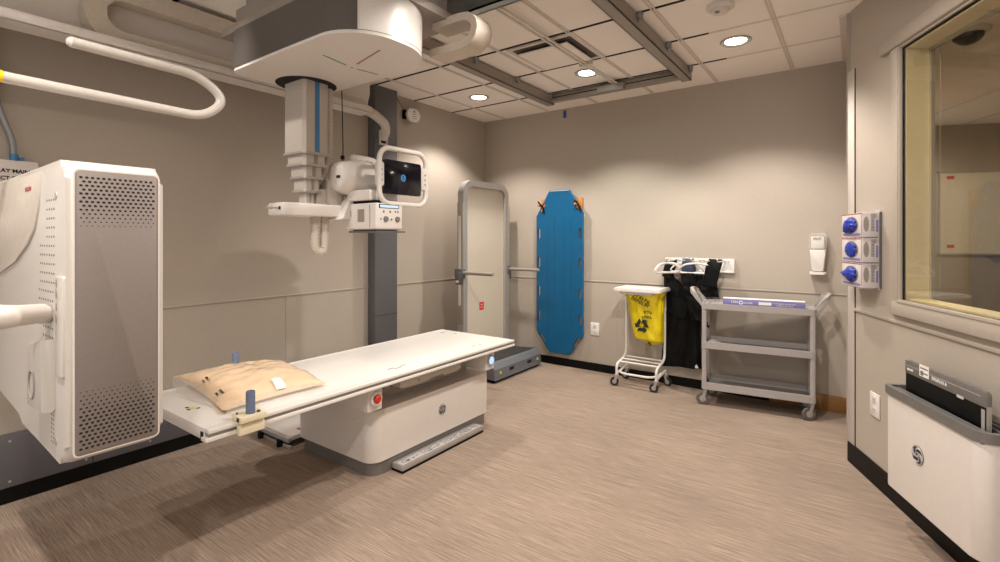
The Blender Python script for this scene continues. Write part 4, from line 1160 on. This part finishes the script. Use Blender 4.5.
b = B(UC); b.box((.44, .0735, .888), (.535, .0752, .912), m=0); b.box((.44, .09, .9292), (.50, .12, .9300), m=0); b.build('label_sticker', 'paper', pb)
cb = thing('plastic_wrapper', 'crumpled clear wrapper on the left of the middle cart shelf', 'wrapper', UC((.1, .1, .505)))
b = B(UC)
b.grid(lambda u, v: Vector((.095+(.06+.012*noise.noise(Vector((5*u, 4*v, 2))))*math.cos(2*PI*u)*math.sin(PI*(.02+.96*v)), .13+.05*math.sin(2*PI*u)*math.sin(PI*(.02+.96*v)), .529-.0225*math.cos(PI*(.02+.96*v))+.006*noise.noise(Vector((7*math.cos(2*PI*u), 7*math.sin(2*PI*u), 6*v))))), 20, 12)
b.build('wrapper', 'film', cb, sharp=20)

# ------------------------------------------------------------------ hand sanitiser
hs = thing('soap_dispenser', 'white wall mounted hand sanitiser dispenser on the back wall', 'dispenser', (-.253, D, 1.15))
b = B(); b.box((-.30, D-.02, 1.20), (-.206, D, 1.47), r=.005); b.prism(rrect(-.316, 1.345, -.190, 1.492, .012), 'y', D-.095, D-.02, r=.012); b.build('housing', 'clearp', hs)
b = B(); b.box((-.30, D-.09, 1.36), (-.206, D-.03, 1.47), r=.01, m=0); b.build('refill_pouch', 'paper', hs)
b = B(); b.hull([(-.312, D-.10, 1.352), (-.194, D-.10, 1.352), (-.312, D-.01, 1.352), (-.194, D-.01, 1.352), (-.293, D-.085, 1.17), (-.213, D-.085, 1.17), (-.293, D-.01, 1.17), (-.213, D-.01, 1.17)], r=.008); b.build('pump_cover', 'white', hs)
b = B(); b.prism(rrect(-.312, D-.11, -.194, D-.005, .02), 'z', 1.145, 1.166, r=.005); b.build('drip_tray', 'white', hs)
b = B(); b.scrib((-.256, D-.0965, 1.448), (1, 0, 0), (0, 0, 1), 5, .011, .018); b.box((-.30, D-.0965, 1.47), (-.21, D-.095, 1.474)); b.build('lettering', 'inkgrey', hs)

# ------------------------------------------------------------------ glove boxes
gk = thing('glove_rack', 'clear acrylic rack of three glove boxes by the wall corner', 'rack', RW((.23, 0, 1.14)))
b = B(RW); b.box((.098, .001, 1.15), (.372, .005, 1.612)); b.box((.36, .001, 1.15), (.372, .012, 1.612))
for z in (1.156, 1.304, 1.452): b.box((.098, 0, z), (.372, .093, z+.003))
b.build('rack_shell', 'clearp', gk)
b = B(RW); b.box((.3725, .001, 1.16), (.378, .012, 1.60)); b.build('side_strip', 'slate', gk)
GL = [('topmost glove box in the rack with a blue glove hanging left', 1.456, 1), ('middle glove box in the rack with a round blue opening', 1.308, 2), ('lowest glove box in the rack with a blue glove pulled to a point', 1.160, 3)]
for l, z, k in GL:
    t = thing('glove_box', l, 'glove box', RW((.23, .05, z)), 'boxes of blue gloves in the rack')
    b = B(RW); b.box((.104, .005, z), (.355, .0915, z+.142), r=.003, m=0)
    b.box((.104, .0917, z+.134), (.355, .0922, z+.140), m=1); b.box((.346, .0917, z+.01), (.351, .0922, z+.13), m=2)
    b.box((.12, .0917, z+.008), (.335, .0922, z+.022), m=3)
    b.build('carton', ['glovebox', 'redpaint', 'redpaint', 'purple'], t)
    b = B(RW)
    b.prism([(.225+.085*math.cos(a*PI/12), z+.072+.05*math.sin(a*PI/12)) for a in range(24)], 'y', .0915, .0925, m=0)
    b.build('opening', 'inkgrey', t)
    b = B(RW); rr = random.Random(k)
    def gf(u, v):
        a = 2*PI*u; ph_ = PI*v
        r = 1+.22*noise.noise(Vector((2.2*math.cos(a)*math.sin(ph_), 2.2*math.sin(a)*math.sin(ph_), 2*math.cos(ph_)+7*k)))+.10*math.sin(9*a+5*v)*math.sin(ph_)
        x = math.cos(a)*math.sin(ph_)*.066*r; zz = math.sin(a)*math.sin(ph_)*.040*r; d_ = math.cos(ph_)*(.028 if k != 2 else .012)*r
        if k == 1 and x < -.02: zz -= .035*((-x-.02)/.06); x *= 1.25
        if k == 3 and x < 0: x *= 1.75; zz *= max(.12, 1+x/.12); d_ += .0
        return Vector((.225+x, .094+abs(d_), z+.072+zz))
    b.grid(gf, 36, 18); b.build('glove', 'navy', t, sharp=60)
    q0 = RW((.3562, .048, z+.09)); xd = (-ND.x, -ND.y, 0)
    b = B(RW)
    for j in range(9): b.box((.3552, .028, z+.035+.0085*j), (.3558, .045, z+.040+.0085*j), m=0)
    b.prism([(.070+.014*math.cos(a*PI/10), z+.075+.045*math.sin(a*PI/10)) for a in range(20)], 'x', .3550, .3556, m=2)
    b.box((.3552, .009, z+.03), (.3558, .02, z+.10), m=1)
    for j in range(4): b.box((.3552, .018, z+.112+.006*j), (.3558, .046, z+.115+.006*j), m=0)
    b.build('print', ['inkgrey', 'purple', 'groove'], t)

# ------------------------------------------------------------------ detector bin on the right wall
BS0, BS1, BN, BZ0, BZ1 = .745, 1.40, .16, .212, .675
db = thing('detector_bin', 'white wall mounted detector bin with grey rim and round dark emblem', 'storage bin', RW((1.08, 0, BZ0)))
b = B(RW); b.prism(rrect(BS0, .002, BS1, BN, [.055, .03, .0, .0], 6), 'z', BZ0, BZ1, r=.004, m=0); b.build('bin_body', 'white2', db)
b = B(RW)
b.frame(rrect(BS0-.008, .002, BS1+.008, BN+.008, [.06, .03, 0, 0], 6), rrect(BS0+.012, .014, BS1-.012, BN-.014, [.045, .02, 0, 0], 6), 'z', BZ1-.004, BZ1+.036, m=0)
b.box((BS0+.012, .106, BZ1-.01), (BS1-.012, BN-.012, BZ1+.026), m=0); b.box((BS0+.012, .014, BZ1-.01), (BS1-.012, .060, BZ1+.026), m=0)
b.box((BS0+.012, .060, BZ1-.01), (BS1-.012, .106, BZ1+.004), m=1)
b.box((BS1-.25, .025, BZ1+.0255), (BS1-.04, .05, BZ1+.0265), m=1); b.box((BS0+.02, .115, BZ1+.0255), (BS1-.05, .135, BZ1+.0265), m=2)
b.build('rim', ['skirt', 'hole', 'slate'], db)
emblem('emblem', db, RW((1.015, BN+.0005, .463)), WX, (0, 0, 1), .043, 'emb', 'plate')
dp = thing('flat_detector', 'dark flat detector plate with silver top edge standing in the bin', 'x-ray detector', RW((1.06, .085, BZ1)))
b = B(RW); b.prism(rrect(.79, BZ1+.006, 1.325, .848, [.02, .012, 0, 0], 4), 'y', .076, .094, r=.003, m=0); b.build('panel', 'black', dp)
b = B(RW)
b.prism(rrect(.789, .785, 1.326, .849, [.02, .012, 0, 0], 4), 'y', .075, .0955, r=.002, m=0); b.box((1.322, .077, BZ1+.008), (1.327, .093, .79), m=1)
b.box((1.30, .094, BZ1+.008), (1.318, .0955, .775), m=1); b.box((.80, .0955, .823), (1.30, .0962, .8245), m=2)
b.box((1.16, .0945, .778), (1.20, .0957, .79), m=2)
b.build('edge_band', ['skirt', 'alu', 'plate'], dp)
b = B(RW); b.box((.905, .0955, .80), (.975, .0964, .855), m=0)
for r_ in range(2): b.box((.912, .0964, .835-.022*r_), (.968, .0968, .842-.022*r_), m=1)
b.box((.914, .0964, .804), (.935, .0968, .826), m=1); b.build('label_sticker', ['paper', 'inkgrey'], dp)
b = B(); b.scrib(RW((.835, .0962, .808)), WX, (0, 0, 1), 6, .009, .012); b.scrib(RW((1.05, .0962, .812)), WX, (0, 0, 1), 8, .013, .016, seed=5); b.build('lettering', 'paper', dp)

# ------------------------------------------------------------------ behind the window
wb = thing('whiteboard', 'framed whiteboard with red corner marks beyond the window', 'whiteboard', RW((-2.78, -2.6, 1.28)))
b = B(RW); b.box((-2.80, -2.95, 1.28), (-2.785, -2.06, 2.17), m=0)
for z, n in ((2.10, -2.14), (1.34, -2.14)): b.box((-2.785, n-.06, z), (-2.783, n+.01, z+.035), m=1)
b.build('board', ['whiteboard', 'red'], wb)
b = B(RW)
b.box((-2.80, -2.97, 1.26), (-2.775, -2.04, 1.28)); b.box((-2.80, -2.97, 2.17), (-2.775, -2.04, 2.19)); b.box((-2.80, -2.06, 1.26), (-2.775, -2.04, 2.19)); b.box((-2.80, -2.97, 1.26), (-2.775, -2.95, 2.19)); b.box((-2.775, -2.9, 1.262), (-2.73, -2.5, 1.274))
b.build('frame', 'alu', wb)
t = thing('dome_camera', 'dark dome camera on the ceiling beyond the window', 'camera', RW((.115, -.577, CZ)))
q = RW((.115, -.577, CZ))
b = B(); b.lathe([(.001, 0), (.105, 0), (.10, -.022), (.08, -.03), (.001, -.03)], q, m=0); b.build('mount_ring', 'white2', t)
b = B(); b.lathe([(.075, -.028)]+[(.075*math.cos(a*PI/20), -.03-.06*math.sin(a*PI/20)) for a in range(10)]+[(.001, -.09)], q); b.build('dome', 'dome', t)
b = B(RW)
P = [(.60, -.16, 2.44-.012*k) for k in range(112)]
for p in P: b.lathe([(.0005, .002), (.0025, 0), (.0005, -.002)], p, n=5)
b.tube([P[0], P[-1]], .0006, n=4)
tag(b.build('bead_chain', 'alu', loc=RW((.6, -.16, 1.1))), 'thin bead chain hanging just inside the window frame', 'blind chain')

# ------------------------------------------------------------------ camera, world
cam = bpy.data.cameras.new('camera'); co = bpy.data.objects.new('camera', cam); COL.objects.link(co)
co.location = (0, 0, 1.45); co.rotation_euler = (PI/2, 0, math.radians(35.76))
cam.sensor_width = 36; cam.lens = 493/1000*36; cam.shift_y = -.043; cam.clip_start = .05
S.camera = co
w = bpy.data.worlds.new('room_world'); w.use_nodes = True; S.world = w
w.node_tree.nodes['Background'].inputs['Color'].default_value = (1, .95, .90, 1)
w.node_tree.nodes['Background'].inputs['Strength'].default_value = AMB
S.view_settings.view_transform = 'Standard'; S.view_settings.look = 'None'; S.view_settings.gamma = 1
S.view_settings.use_curve_mapping = False; S.view_settings.exposure = EXPOSURE
